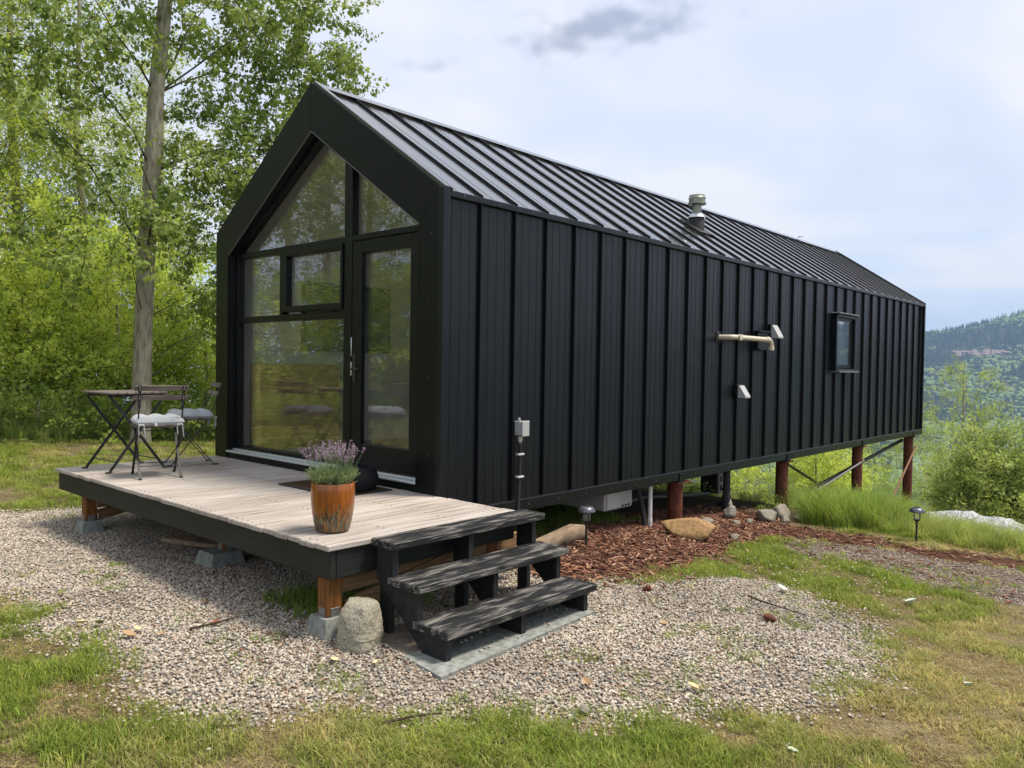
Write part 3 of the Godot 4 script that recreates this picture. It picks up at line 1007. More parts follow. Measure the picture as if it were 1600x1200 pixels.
func build_side_fittings(c: Node3D, up: Vector3, sdir: Vector3):
	# small side window
	var win := Node3D.new()
	win.name = "side_window"
	c.add_child(win)
	const X0 := 7.98
	const X1 := 8.78
	const Y0 := 1.0
	const Y1 := 1.83
	for b in [[X0, Y0, X0, Y1], [X1, Y0, X1, Y1], [X0, Y1, X1, Y1], [X0, Y0, X1, Y0]]:
		var s := Shape.new()
		var a := Vector3(b[0], b[1], 0.045)
		var e := Vector3(b[2], b[3], 0.045)
		var ext := (e - a).normalized() * 0.025
		s.bar(a - ext, e + ext, 0.09, 0.05, Vector3.BACK.cross((e - a).normalized()), 0.004)
		part("frame", s, M.frame, win)
	for b in [[X0 + 0.05, Y0 + 0.05, X0 + 0.05, Y1 - 0.05], [X1 - 0.05, Y0 + 0.05, X1 - 0.05, Y1 - 0.05], [X0 + 0.05, Y1 - 0.05, X1 - 0.05, Y1 - 0.05], [X0 + 0.05, Y0 + 0.06, X1 - 0.05, Y0 + 0.06]]:
		var s := Shape.new()
		var a := Vector3(b[0], b[1], 0.032)
		var e := Vector3(b[2], b[3], 0.032)
		s.bar(a, e, 0.045, 0.05, Vector3.BACK.cross((e - a).normalized()), 0.004)
		part("sash", s, M.frame, win)
	var s := Shape.new()
	for dz in [0.044, 0.040, 0.030, 0.026, 0.016, 0.012]: s.quad(Vector3(X0 + 0.06, Y0 + 0.06, dz), Vector3(X1 - 0.06, Y0 + 0.06, dz), Vector3(X1 - 0.06, Y1 - 0.06, dz), Vector3(X0 + 0.06, Y1 - 0.06, dz), Vector3.BACK)
	part("pane", s, M.glass, win)
	s = Shape.new()
	s.box(Vector3((X0 + X1) / 2, Y0 - 0.02, 0.075), Vector3(X1 - X0 + 0.06, 0.03, 0.15), 0.004)
	part("sill", s, M.edge_metal, win)
	s = Shape.new()
	s.box(Vector3((X0 + X1) / 2, Y1 + 0.035, 0.07), Vector3(X1 - X0 + 0.08, 0.02, 0.13), 0.004)
	part("head_flashing", s, M.edge_metal, win)
	# grey junction box with its conduit
	s = Shape.new()
	s.box(Vector3(0.89, 0.475, 0.05), Vector3(0.08, 0.12, 0.09), 0.006)
	s.box(Vector3(0.89, 0.475, 0.098), Vector3(0.09, 0.13, 0.012), 0.004)
	s.box(Vector3(0.862, 0.548, 0.05), Vector3(0.02, 0.03, 0.02), 0.004)
	var jb := part("junction_box", s, M.grey_plastic, c)
	s = Shape.new()
	s.lathe([Vector2(0, 0.405), Vector2(0.019, 0.405), Vector2(0.019, 0.37), Vector2(0.015, 0.368), Vector2(0.015, 0.345), Vector2(0, 0.345)], 12, Vector3(0.885, 0, 0.045))
	part("connector", s, M.cream_plastic, jb)
	s = Shape.new()
	s.tube([Vector3(0.885, 0.36, 0.045), Vector3(0.885, 0.1, 0.04), Vector3(0.88, -0.05, 0.04), Vector3(0.87, -0.15, 0.045), Vector3(0.86, -0.3, 0.05)], [0.016], 8)
	part("conduit", s, M.rubber, c)
	for y in [0.255, 0.065]:
		s = Shape.new()
		s.box(Vector3(0.885, y, 0.045), Vector3(0.075, 0.018, 0.04), 0.004)
		part("conduit_strap", s, M.aluminium, c)
	# cream vent pipe standing off the wall
	var zp := 0.2
	s = Shape.new()
	s.tube([Vector3(5.42, 1.25, zp), Vector3(5.42, 1.29, zp), Vector3(5.41, 1.33, zp), Vector3(5.37, 1.36, zp), Vector3(5.31, 1.368, zp), Vector3(4.5, 1.368, zp), Vector3(4.44, 1.368, zp - 0.02), Vector3(4.41, 1.368, zp - 0.07), Vector3(4.41, 1.368, 0.0)], [0.03], 14)
	for x in [5.26, 4.53]: s.tube([Vector3(x, 1.368, zp), Vector3(x + 0.07, 1.368, zp)], [0.037], 14)
	s.tube([Vector3(5.42, 1.24, zp), Vector3(5.42, 1.29, zp)], [0.037], 14)
	s.tube([Vector3(4.5, 1.368, zp), Vector3(4.5, 1.368, zp + 0.045)], [0.03, 0.034], 14)
	part("vent_pipe", s, M.cream_plastic, c)
	s = Shape.new()
	s.box(Vector3(4.41, 1.368, 0.006), Vector3(0.13, 0.13, 0.012), 0.004)
	s.box(Vector3(4.41, 1.368, 0.014), Vector3(0.085, 0.085, 0.01), 0.004)
	part("wall_flange", s, M.rubber, c)
	s = Shape.new()
	s.box(Vector3(5.46, 1.36, 0.04), Vector3(0.32, 0.22, 0.08), 0.01)
	s.box(Vector3(5.46, 1.475, 0.06), Vector3(0.34, 0.02, 0.1), 0.004)
	s.box(Vector3(5.46, 1.25, 0.06), Vector3(0.34, 0.02, 0.1), 0.004)
	part("vent_bracket", s, M.frame, c)
	for q in [[5.8, 1.5, 0.15, 0.15], [4.89, 0.735, 0.13, 0.13]]:
		var x: float = q[0]
		var y: float = q[1]
		var w: float = q[2]
		var h: float = q[3]
		s = Shape.new()
		s.box(Vector3(x, y, 0.035), Vector3(w + 0.03, h + 0.03, 0.05), 0.006)
		var base := part("vent_base", s, M.frame, c)
		s = Shape.new()
		s.prism(PackedVector3Array([Vector3(x - w / 2, y + h / 2, 0.06), Vector3(x - w / 2, y + h / 2, 0.075), Vector3(x - w / 2, y - h / 2, 0.16), Vector3(x - w / 2, y - h / 2 - 0.02, 0.16), Vector3(x - w / 2, y - h / 2 - 0.02, 0.06)]), Vector3(w, 0, 0))
		part("vent_hood", s, M.grey_plastic, base)
		s = Shape.new()
		for k in 3: s.box(Vector3(x, y - h / 2 - 0.024, 0.08 + k * 0.03), Vector3(w - 0.02, 0.008, 0.006), 0.001)
		part("louvre", s, M.rubber, base)
	# flue
	var ch := Node3D.new()
	ch.name = "flue"
	c.add_child(ch)
	ch.position = Vector3(5.08, 2.80, -0.69)
	s = Shape.new()
	s.lathe([Vector2(0.0, -0.12), Vector2(0.1, -0.12), Vector2(0.1, 0.13), Vector2(0.08, 0.16), Vector2(0.0, 0.16)], 20)
	part("boot", s, M.rubber, ch)
	s = Shape.new()
	s.box(up * 0.024, Vector3(0.36, 0.01, 0.36), 0.003, Basis(Vector3.RIGHT, up, Vector3.RIGHT.cross(up)))
	part("flashing", s, M.rubber, ch)
	s = Shape.new()
	s.lathe([Vector2(0.062, 0.2), Vector2(0.11, 0.15), Vector2(0.112, 0.14), Vector2(0.1, 0.14)], 20)
	part("storm_collar", s, M.aluminium, ch)
	s = Shape.new()
	s.lathe([Vector2(0.057, 0.15), Vector2(0.057, 0.33), Vector2(0.0, 0.33)], 20)
	part("pipe", s, M.zinc_pipe, ch)
	s = Shape.new()
	s.lathe([Vector2(0.055, 0.32), Vector2(0.118, 0.315), Vector2(0.118, 0.33), Vector2(0.105, 0.335), Vector2(0.105, 0.385), Vector2(0.112, 0.39), Vector2(0.105, 0.395), Vector2(0.1, 0.43), Vector2(0.0, 0.44)], 24)
	part("cap", s, M.zinc_pipe, ch)
	# faint scuffs on the panels nearest the corner are in the metal's own finish

func build_interior():
	var room := thing("room_lining", "pale inner walls, ceiling and wooden floor seen through the glass front", "room")
	var s := Shape.new()
	s.box(Vector3(4.0, 0.03, -W / 2), Vector3(7.6, 0.05, W - 0.28), 0)
	part("floor", s, M.inner_floor, room)
	s = Shape.new()
	for q in [[0.2, 2.9, 0.02, 2.22], [5.2, 7.8, 0.02, 2.22], [2.9, 5.2, 0.02, 0.5], [2.9, 5.2, 1.95, 2.22]]:
		s.box(Vector3((q[0] + q[1]) / 2, (q[2] + q[3]) / 2, -W + 0.135), Vector3(q[1] - q[0], q[3] - q[2], 0.02), 0)
	part("wall", s, M.inner_wall, room)
	s = Shape.new()
	s.box(Vector3(4.0, 1.12, -0.135), Vector3(7.6, 2.2, 0.02), 0)
	part("wall", s, M.inner_wall, room)
	s = Shape.new()
	s.prism(PackedVector3Array([Vector3(7.4, 0, -0.14), Vector3(7.4, 2.15, -0.14), Vector3(7.4, 3.25, -W / 2), Vector3(7.4, 2.15, -W + 0.14), Vector3(7.4, 0, -W + 0.14)]), Vector3(0.1, 0, 0))
	part("wall", s, M.inner_wall, room)
	for q in [-0.14, -W + 0.14]:
		s = Shape.new()
		var a := Vector3(0.2, 2.16, q)
		var b := Vector3(0.2, 3.25, -W / 2)
		s.quad(a, b, b + Vector3(7.3, 0, 0), a + Vector3(7.3, 0, 0), Vector3.DOWN)
		part("ceiling", s, M.inner_wall, room)
	var cab := thing("sideboard", "honey coloured wooden sideboard just inside the big lower window", "sideboard", Vector3(0.78, 0.055, -3.2))
	s = Shape.new()
	s.box(Vector3(0, 0.46, 0), Vector3(1.0, 0.92, 0.2), 0.006)
	part("carcass", s, M.cabinet_wood, cab)
	s = Shape.new()
	s.box(Vector3(0, 0.31, 0.108), Vector3(0.98, 0.58, 0.016), 0.004)
	part("front_panel", s, M.cabinet_dark, cab)
	var pic := thing("picture_frame", "large black picture frame on the inner wall behind the glass", "picture", Vector3(1.55, 1.13, -3.32))
	for b in [[0, 0.02, 1.26, 0.04], [0, 0.77, 1.26, 0.04], [-0.61, 0.395, 0.04, 0.71], [0.61, 0.395, 0.04, 0.71]]:
		s = Shape.new()
		s.box(Vector3(b[0], b[1], 0), Vector3(b[2], b[3], 0.03), 0.004)
		part("frame_side", s, M.picture_black, pic)
	s = Shape.new()
	s.box(Vector3(0, 0.395, -0.004), Vector3(1.18, 0.71, 0.01), 0)
	part("picture", s, M.picture_art, pic)

func build_supports():
	# rusty steel pipe posts under the long side
	var xs := [3.62, 6.47, 9.48, 12.34]
	var where := ["beside the tan rock", "in front of the tall grass", "third of the row, deep in tall grass", "under the far corner of the house"]
	for i in 4:
		var x: float = xs[i]
		var g := ground(x, 0) - 0.25
		var p := thing("steel_post", "rust brown steel pipe post " + where[i], "post", Vector3(x, g, -0.07), 0, "rusty posts along the side of the house")
		var top := YB - 0.02 - g
		var s := Shape.new()
		s.tube([Vector3(0, 0, 0), Vector3(0, top - 0.02, 0)], [0.084], 20)
		part("pipe", s, M.rust, p)
		s = Shape.new()
		s.box(Vector3(0, top - 0.01, 0), Vector3(0.26, 0.02, 0.24), 0.003)
		part("top_plate", s, M.rust, p)
		s = Shape.new()
		s.box(Vector3(-0.07, top + 0.05, 0.12), Vector3(0.09, 0.1, 0.012), 0.003)
		part("clip", s, M.siding, p)
	for q in [[6.6, "thin rusty post seen under the house beyond the tall grass"], [10.4, "rusty post behind the crossed braces under the house"]]:
		var x: float = q[0]
		var g := ground(x, -3.3) - 0.2
		var p := thing("steel_post", q[1], "post", Vector3(x, g, -3.3), 0, "rusty posts along the side of the house")
		var s := Shape.new()
		s.tube([Vector3(0, 0, 0), Vector3(0, YB - 0.02 - g, 0)], [0.084], 16)
		part("pipe", s, M.rust, p)
		s = Shape.new()
		s.box(Vector3(0, YB - 0.03 - g, 0), Vector3(0.26, 0.02, 0.24), 0.003)
		part("top_plate", s, M.rust, p)
	var braces := [
		[Vector3(12.4, -0.34, -0.2), Vector3(7.5, -0.86, -0.2), 0.06, "black_metal", "long black steel brace falling from the far corner post", "brace"],
		[Vector3(9.6, -0.50, 0.0), Vector3(7.5, -0.78, 0.02), 0.03, "galvanised", "thin grey tube brace left of the third post", "brace"],
		[Vector3(12.4, -0.45, 0.05), Vector3(10.3, -1.6, 0.1), 0.04, "rust_bar", "slim orange brown brace crossing below the far corner post", "brace"],
		[Vector3(6.75, -0.33, -0.12), Vector3(9.9, -1.0, -0.9), 0.04, "black_metal", "short black brace right of the second post", "brace"]]
	for b in braces:
		var s := Shape.new()
		var mid: Vector3 = b[0]
		s.tube([Vector3.ZERO, b[1] - mid], [b[2] / 2], 8)
		for e in [0.0, 1.0]:
			s.box((b[1] - mid) * (0.02 + e * 0.96), Vector3(0.07, 0.05, 0.02), 0.004)
		var o := part("steel_brace", s, M[b[4 - 1]], self)
		o.position = mid
		tag(o, b[4], b[5], "braces between the steel posts")
	# plumbing and the unit hung under the floor
	var u := thing("heat_unit", "white boxed unit hung under the floor of the house", "air unit", Vector3(2.86, -0.5, -0.75))
	var s := Shape.new()
	s.box(Vector3(0, 0.13, 0), Vector3(0.5, 0.27, 0.9), 0.015)
	part("casing", s, M.white_plastic, u)
	s = Shape.new()
	s.box(Vector3(0, 0.13, 0.455), Vector3(0.46, 0.24, 0.02), 0.008)
	part("cover", s, M.white_plastic, u)
	s = Shape.new()
	for k in 3: s.box(Vector3(0.05 + k * 0.06, 0.03, 0.467), Vector3(0.035, 0.02, 0.008), 0.003)
	part("knockout", s, M.rubber, u)
	s = Shape.new()
	s.tube([Vector3(3.08, -0.74, -0.05), Vector3(3.08, -0.2, -0.05)], [0.022], 12)
	s.tube([Vector3(3.08, -0.64, -0.05), Vector3(3.08, -0.6, -0.05)], [0.026], 12)
	tag(part("white_pipe", s, M.white_plastic), "thin upright white plastic pipe between the white unit and first post", "pipe")
	s = Shape.new()
	s.tube([Vector3(3.0, -0.74, -0.06), Vector3(3.0, -0.6, -0.07), Vector3(3.0, -0.45, -0.1), Vector3(2.98, -0.3, -0.14), Vector3(2.93, -0.15, -0.2)], [0.026], 10)
	tag(part("grey_hose", s, M.rubber), "leaning dark grey hose under the house beside the white pipe", "hose")
	s = Shape.new()
	s.tube([Vector3(4.9, -0.9, -0.1), Vector3(4.9, -0.2, -0.1)], [0.045], 12)
	for y in [-0.75, -0.6, -0.5]: s.tube([Vector3(4.9, y, -0.1), Vector3(4.9, y + 0.03, -0.1)], [0.056], 12)
	s.tube([Vector3(4.9, -0.66, -0.1), Vector3(5.0, -0.68, -0.2), Vector3(5.1, -0.72, -0.3)], [0.03], 8)
	tag(part("drain_pipe", s, M.rubber), "black jointed drain pipe among the small rocks", "pipe")
	s = Shape.new()
	s.tube([Vector3(4.0, -0.74, -1.2), Vector3(5.0, -0.76, -1.35), Vector3(6.0, -0.83, -1.25), Vector3(6.9, -0.92, -1.4)], [0.025], 8)
	tag(part("ground_pipe", s, M.galvanised), "pale grey pipe lying on the ground under the house", "pipe")
	var cr := thing("wire_crate", "white gridded crate standing under the house behind the black pipe", "crate", Vector3(8.55, -1.14, -2.0))
	for k in 4:
		s = Shape.new()
		s.box(Vector3(-0.17 + k * 0.115, 0.22, 0), Vector3(0.035, 0.5, 0.03), 0.004)
		part("slat", s, M.white_plastic, cr)
		s = Shape.new()
		s.box(Vector3(0, 0.0 + k * 0.15, 0.012), Vector3(0.38, 0.03, 0.03), 0.004)
		part("slat", s, M.white_plastic, cr)
	s = Shape.new()
	s.box(Vector3(0, 0.2, -0.2), Vector3(0.36, 0.46, 0.3), 0.01)
	part("box", s, M.rubber, cr)

func build_deck():
	var d := thing("deck", "low platform deck of pale weathered boards on cedar posts", "deck")
	const X0 := -1.545
	const Z0 := -3.478
	const Z1 := 0.817
	var n := 31
	var w := (Z1 - Z0) / n
	var plank := []
	for k in 3:
		var s := Shape.new()
		s.box(Vector3.ZERO, Vector3(1.53 + k * 0.006, 0.032, w - 0.005), 0.005)
		plank.append(s.done())
	rng.seed = 99
	for i in n:
		var p := part("plank", plank[rng.randi() % 3], M["deck_%d" % (rng.randi() % 5)], d)
		p.position = Vector3(X0 + 0.768 + rng.randf_range(-0.004, 0.004), -0.017 + rng.randf_range(-0.0015, 0.0015), Z0 + w * (i + 0.5))
		if rng.randf() < 0.5: p.rotation.y = PI
	var screws := Shape.new()
	for i in n:
		for x in [-1.5, -1.02, -0.52, -0.06]:
			for dz in [-0.035, 0.035]: screws.box(Vector3(x + rng.randf_range(-0.008, 0.008), -0.0005, Z0 + w * (i + 0.5) + dz + rng.randf_range(-0.006, 0.006)), Vector3(0.008, 0.003, 0.008), 0.001)
	tag(part("deck_screws", screws, M.iron, d), "", "", "", "stuff")
	var s := Shape.new()
	s.box(Vector3(X0 + 0.045, -0.115, (Z0 + Z1) / 2), Vector3(0.04, 0.16, Z1 - Z0 - 0.035), 0.004)
	part("front_beam", s, M.stained_beam, d)
	for z in [Z1 - 0.04, Z0 + 0.04]:
		s = Shape.new()
		s.box(Vector3(X0 / 2 + 0.03, -0.115, z), Vector3(-X0 - 0.08, 0.16, 0.04), 0.004)
		part("side_beam", s, M.stained_side, d)
	for k in 9:
		s = Shape.new()
		s.box(Vector3(X0 / 2 + 0.02, -0.105, Z0 + 0.45 + k * 0.42), Vector3(-X0 - 0.14, 0.14, 0.038), 0.003)
		part("joist", s, M.lumber, d)
	s = Shape.new()
	s.box(Vector3(0.16, -0.44, -1.72), Vector3(0.02, 0.4, 3.44), 0.002)  # unseen board added to keep the space under the deck dark
	tag(part("skirting_board", s, M.fascia), "added dark board blocking light from under the front wall behind the deck", "added board")
	s = Shape.new()
	s.box(Vector3(-0.6, -0.245, 0.7), Vector3(1.6, 0.12, 0.04), 0.003)
	part("girder", s, M.lumber, d)
	s = Shape.new()
	s.box(Vector3(-0.6, -0.245, -2.9), Vector3(1.6, 0.12, 0.04), 0.003)
	part("girder", s, M.lumber, d)
	for q in [[-1.45, 0.70], [-1.43, -2.97], [-1.1, -1.15], [-0.15, 0.68]]:
		s = Shape.new()
		s.box(Vector3(q[0], -0.305, q[1]), Vector3(0.1, 0.23, 0.1), 0.006)
		var post := part("post", s, M.cedar, d)
		s = Shape.new()
		s.box(Vector3(q[0] - 0.052, -0.4, q[1]), Vector3(0.005, 0.06, 0.06), 0.001)
		s.box(Vector3(q[0], -0.4, q[1] + 0.052), Vector3(0.06, 0.06, 0.005), 0.001)
		s.box(Vector3(q[0] - 0.055, -0.395, q[1]), Vector3(0.006, 0.016, 0.016), 0.002)
		part("bracket", s, M.galvanised, post)
	for q in [[Vector3(-1.36, -0.40, 0.72), Vector3(-0.3, -0.2, 0.72)], [Vector3(-1.36, -0.38, -2.95), Vector3(-0.4, -0.2, -2.95)], [Vector3(-0.2, -0.4, 0.62), Vector3(-1.0, -0.2, 0.62)]]:
		s = Shape.new()
		s.bar(q[0], q[1], 0.038, 0.09, Vector3.UP, 0.003)
		part("knee_brace", s, M.lumber, d)
	# footing blocks stay where they are when the deck is lifted off
	var blocks := [[-1.45, 0.70, 0.21, "grey concrete footing block half hidden by the pale boulder"], [-1.43, -2.97, 0.2, "grey concrete footing block under the left deck post"], [-1.15, -1.15, 0.3, "wide grey concrete block under the middle of the deck"]]
	for b in blocks:
		var bw: float = b[2]
		s = Shape.new()
		var y0 := -0.58
		var y1 := -0.42
		var o := bw / 2
		var i2 := bw * 0.37
		var lo := [Vector3(-o, y0, -o), Vector3(o, y0, -o), Vector3(o, y0, o), Vector3(-o, y0, o)]
		var hi := [Vector3(-i2, y1, -i2), Vector3(i2, y1, -i2), Vector3(i2, y1, i2), Vector3(-i2, y1, i2)]
		for k in 4:
			var m := (k + 1) % 4
			s.quad(lo[k], lo[m], hi[m], hi[k], lo[k] + lo[m] - Vector3(0, y0 * 2, 0))
		s.quad(hi[0], hi[1], hi[2], hi[3], Vector3.UP)
		var blk := part("footing_block", s, M.concrete)
		blk.position = Vector3(b[0], 0, b[1])
		tag(blk, b[3], "concrete block", "footing blocks under the deck")
	s = Shape.new()
	s.box(Vector3.ZERO, Vector3(0.14, 0.035, 0.95), 0.003)
	var lb := part("loose_board", s, M.driftwood)
	lb.position = Vector3(-1.05, -0.43, -1.35)
	lb.rotation = Vector3(0.05, 0.5, 0.06)
	tag(lb, "old brown board lying in the shade under the deck", "board")

func build_steps():
	var s := Shape.new()
	s.prism(PackedVector3Array([Vector3(-1.29, -0.66, 0.85), Vector3(-1.39, -0.66, 1.565), Vector3(0.0, -0.66, 1.49), Vector3(0.02, -0.66, 0.85)]), Vector3(0, 0.11, 0))
	tag(part("concrete_pad", s, M.concrete), "thin grey concrete slab under the black steps", "slab")
	var t := thing("deck_steps", "three black painted wooden steps with worn treads beside the deck", "steps", Vector3(-0.61, -0.55, 1.15))
	var o := Vector3(0.61, 0.55, -1.15)
	for q in [[0.008, 0.825, 1.03], [-0.19, 0.975, 1.245], [-0.385, 1.195, 1.47]]:
		s = Shape.new()
		s.box(o + Vector3(-0.61, q[0] - 0.023, (q[1] + q[2]) / 2), Vector3(1.31, 0.045, q[2] - q[1]), 0.006)
		part("tread", s, M.worn_step, t)
	var prof := [[0.86, -0.039], [1.0, -0.039], [1.0, -0.237], [1.215, -0.237], [1.215, -0.432], [1.44, -0.432], [1.44, -0.549], [1.26, -0.549], [0.86, -0.22]]
	for x in [-1.225, -0.63, -0.035]:
		var pts := PackedVector3Array()
		for p in prof: pts.append(o + Vector3(x - 0.02, p[1], p[0]))
		s = Shape.new()
		s.prism(pts, Vector3(0.04, 0, 0))
		part("stringer", s, M.painted_step, t)
		s = Shape.new()
		s.box(o + Vector3(x + 0.045, -0.295, 0.875), Vector3(0.04, 0.5, 0.09), 0.004)
		part("leg", s, M.painted_step, t)


# ------------------------------------------------------------------ things on the deck
func bistro_chair(called: String, label: String, at: Vector3, turn: float) -> Node3D:
	# local frame: the sitter looks along -z
	var t := thing(called, label, "chair", at, turn, "folding bistro chairs on the deck")
	var s: Shape
	for x in [-0.17, 0.17]:
		# rear leg runs up and forward, the other one up into the back
		s = Shape.new()
		s.bar(Vector3(x * 0.94, 0.01, 0.19), Vector3(x * 0.94, 0.42, -0.15), 0.02, 0.008, Vector3(0, 0.6, 0.8), 0.001)
		s.box(Vector3(x * 0.94, 0.006, 0.205), Vector3(0.022, 0.012, 0.05), 0.002)
		part("leg", s, M.iron, t)
		s = Shape.new()
		s.bar(Vector3(x, 0.01, -0.19), Vector3(x, 0.45, 0.14), 0.02, 0.008, Vector3(0, 0.6, -0.8), 0.001)
		s.bar(Vector3(x, 0.447, 0.138), Vector3(x, 0.62, 0.205), 0.012, 0.008, Vector3(0, 0.6, -0.8), 0.001)
		s.bar(Vector3(x, 0.6, 0.197), Vector3(x, 0.79, 0.25), 0.024, 0.006, Vector3(0, 0.6, -0.8), 0.001)
		s.box(Vector3(x, 0.006, -0.205), Vector3(0.022, 0.012, 0.05), 0.002)
		part("leg", s, M.iron, t)
	for q in [[0.10, 0.115, 0.94], [0.10, -0.122, 1.0], [0.40, 0.1, 1.0], [0.405, -0.145, 0.94]]:
		s = Shape.new()
		s.tube([Vector3(-0.17 * q[2], q[0], q[1]), Vector3(0.17 * q[2], q[0], q[1])], [0.004], 6)
		part("cross_rod", s, M.iron, t)
	for k in 6:
		s = Shape.new()
		s.box(Vector3(0, 0.438, -0.155 + k * 0.06), Vector3(0.385, 0.014, 0.045), 0.003)
		part("seat_slat", s, M.slat_wood, t)
	for y in [0.685, 0.765]:
		s = Shape.new()
		s.box(Vector3(0, y, 0.212 + (y - 0.685) * 0.28), Vector3(0.42, 0.045, 0.012), 0.003, Basis(Vector3.RIGHT, 0.27))
		var sl := part("back_slat", s, M.slat_wood, t)
		for x in [-0.17, 0.17]:
			s = Shape.new()
			for dy in [-0.009, 0.009]: s.box(Vector3(x, y + dy, 0.235 + (y + dy - 0.685) * 0.28), Vector3(0.008, 0.008, 0.004), 0.002)
			part("rivet", s, M.chrome, sl)
	return t

func cushion_for(chair: Node3D, label: String) -> Node3D:
	var c := thing("seat_cushion", label, "cushion", chair.position + Vector3(0, 0.447, 0), chair.rotation.y, "tufted seat cushions")
	# padded square with buttoned hollows
	var s := Shape.new()
	var n := 20
	for side in 2:
		for i in n:
			for k in n:
				var q := []
				for e in [[i, k], [i + 1, k], [i + 1, k + 1], [i, k + 1]]: q.append(cushion_point(float(e[0]) / n, float(e[1]) / n, side))
				s.stri(q[0], q[1], q[2]); s.stri(q[0], q[2], q[3])
	part("pad", s, M.cushion, c)
	for x in [-0.15, 0.15]:
		s = Shape.new()
		s.tube([Vector3(x, 0.02, 0.17), Vector3(x + 0.015, 0.01, 0.2), Vector3(x + 0.02, -0.04, 0.21), Vector3(x + 0.028, -0.1, 0.2)], [0.005], 5)
		s.tube([Vector3(x, 0.02, 0.17), Vector3(x - 0.02, 0.015, 0.2), Vector3(x - 0.024, -0.03, 0.205), Vector3(x - 0.02, -0.075, 0.205)], [0.005], 5)
		s.tube([Vector3(x - 0.02, 0.0, 0.205), Vector3(x, 0.014, 0.215), Vector3(x + 0.02, 0.0, 0.205)], [0.007], 5)
		part("tie", s, M.cushion, c)
	s = Shape.new()
	s.box(Vector3(-0.04, 0.012, 0.198), Vector3(0.02, 0.028, 0.002), 0.0)
	part("care_tag", s, M.white_plastic, c)
	return c

func cushion_point(u: float, v: float, side: int) -> Array:
	var f := func(a: float, b: float) -> Vector3:
		var ex := a * 2.0 - 1.0
		var ez := b * 2.0 - 1.0
		var edge := pow(maxf(0.0, 1.0 - pow(absf(ex), 6.0)), 0.5) * pow(maxf(0.0, 1.0 - pow(absf(ez), 6.0)), 0.5)
		var tuftd := absf(sin(a * PI * 3.0)) * absf(sin(b * PI * 3.0))
		var h := 0.014 + edge * (0.018 + 0.026 * pow(tuftd, 0.6))
		var y := 0.028 + (h if side == 0 else -h * 0.8)
		if edge <= 0.0: y = 0.028
		var scal := 1.0 + 0.02 * (absf(sin(a * PI * 3.0)) + absf(sin(b * PI * 3.0)))
		return Vector3(ex * 0.19 * scal, y, ez * 0.185 * scal)
	var p: Vector3 = f.call(u, v)
	var du: Vector3 = f.call(minf(u + 0.02, 1.0), v) - f.call(maxf(u - 0.02, 0.0), v)
	var dv: Vector3 = f.call(u, minf(v + 0.02, 1.0)) - f.call(u, maxf(v - 0.02, 0.0))
	var nn := dv.cross(du).normalized()
	if nn.length() < 0.5: nn = Vector3.UP
	if (nn.y > 0) != (side == 0): nn = -nn
	return [p, nn, Vector2(u, v)]

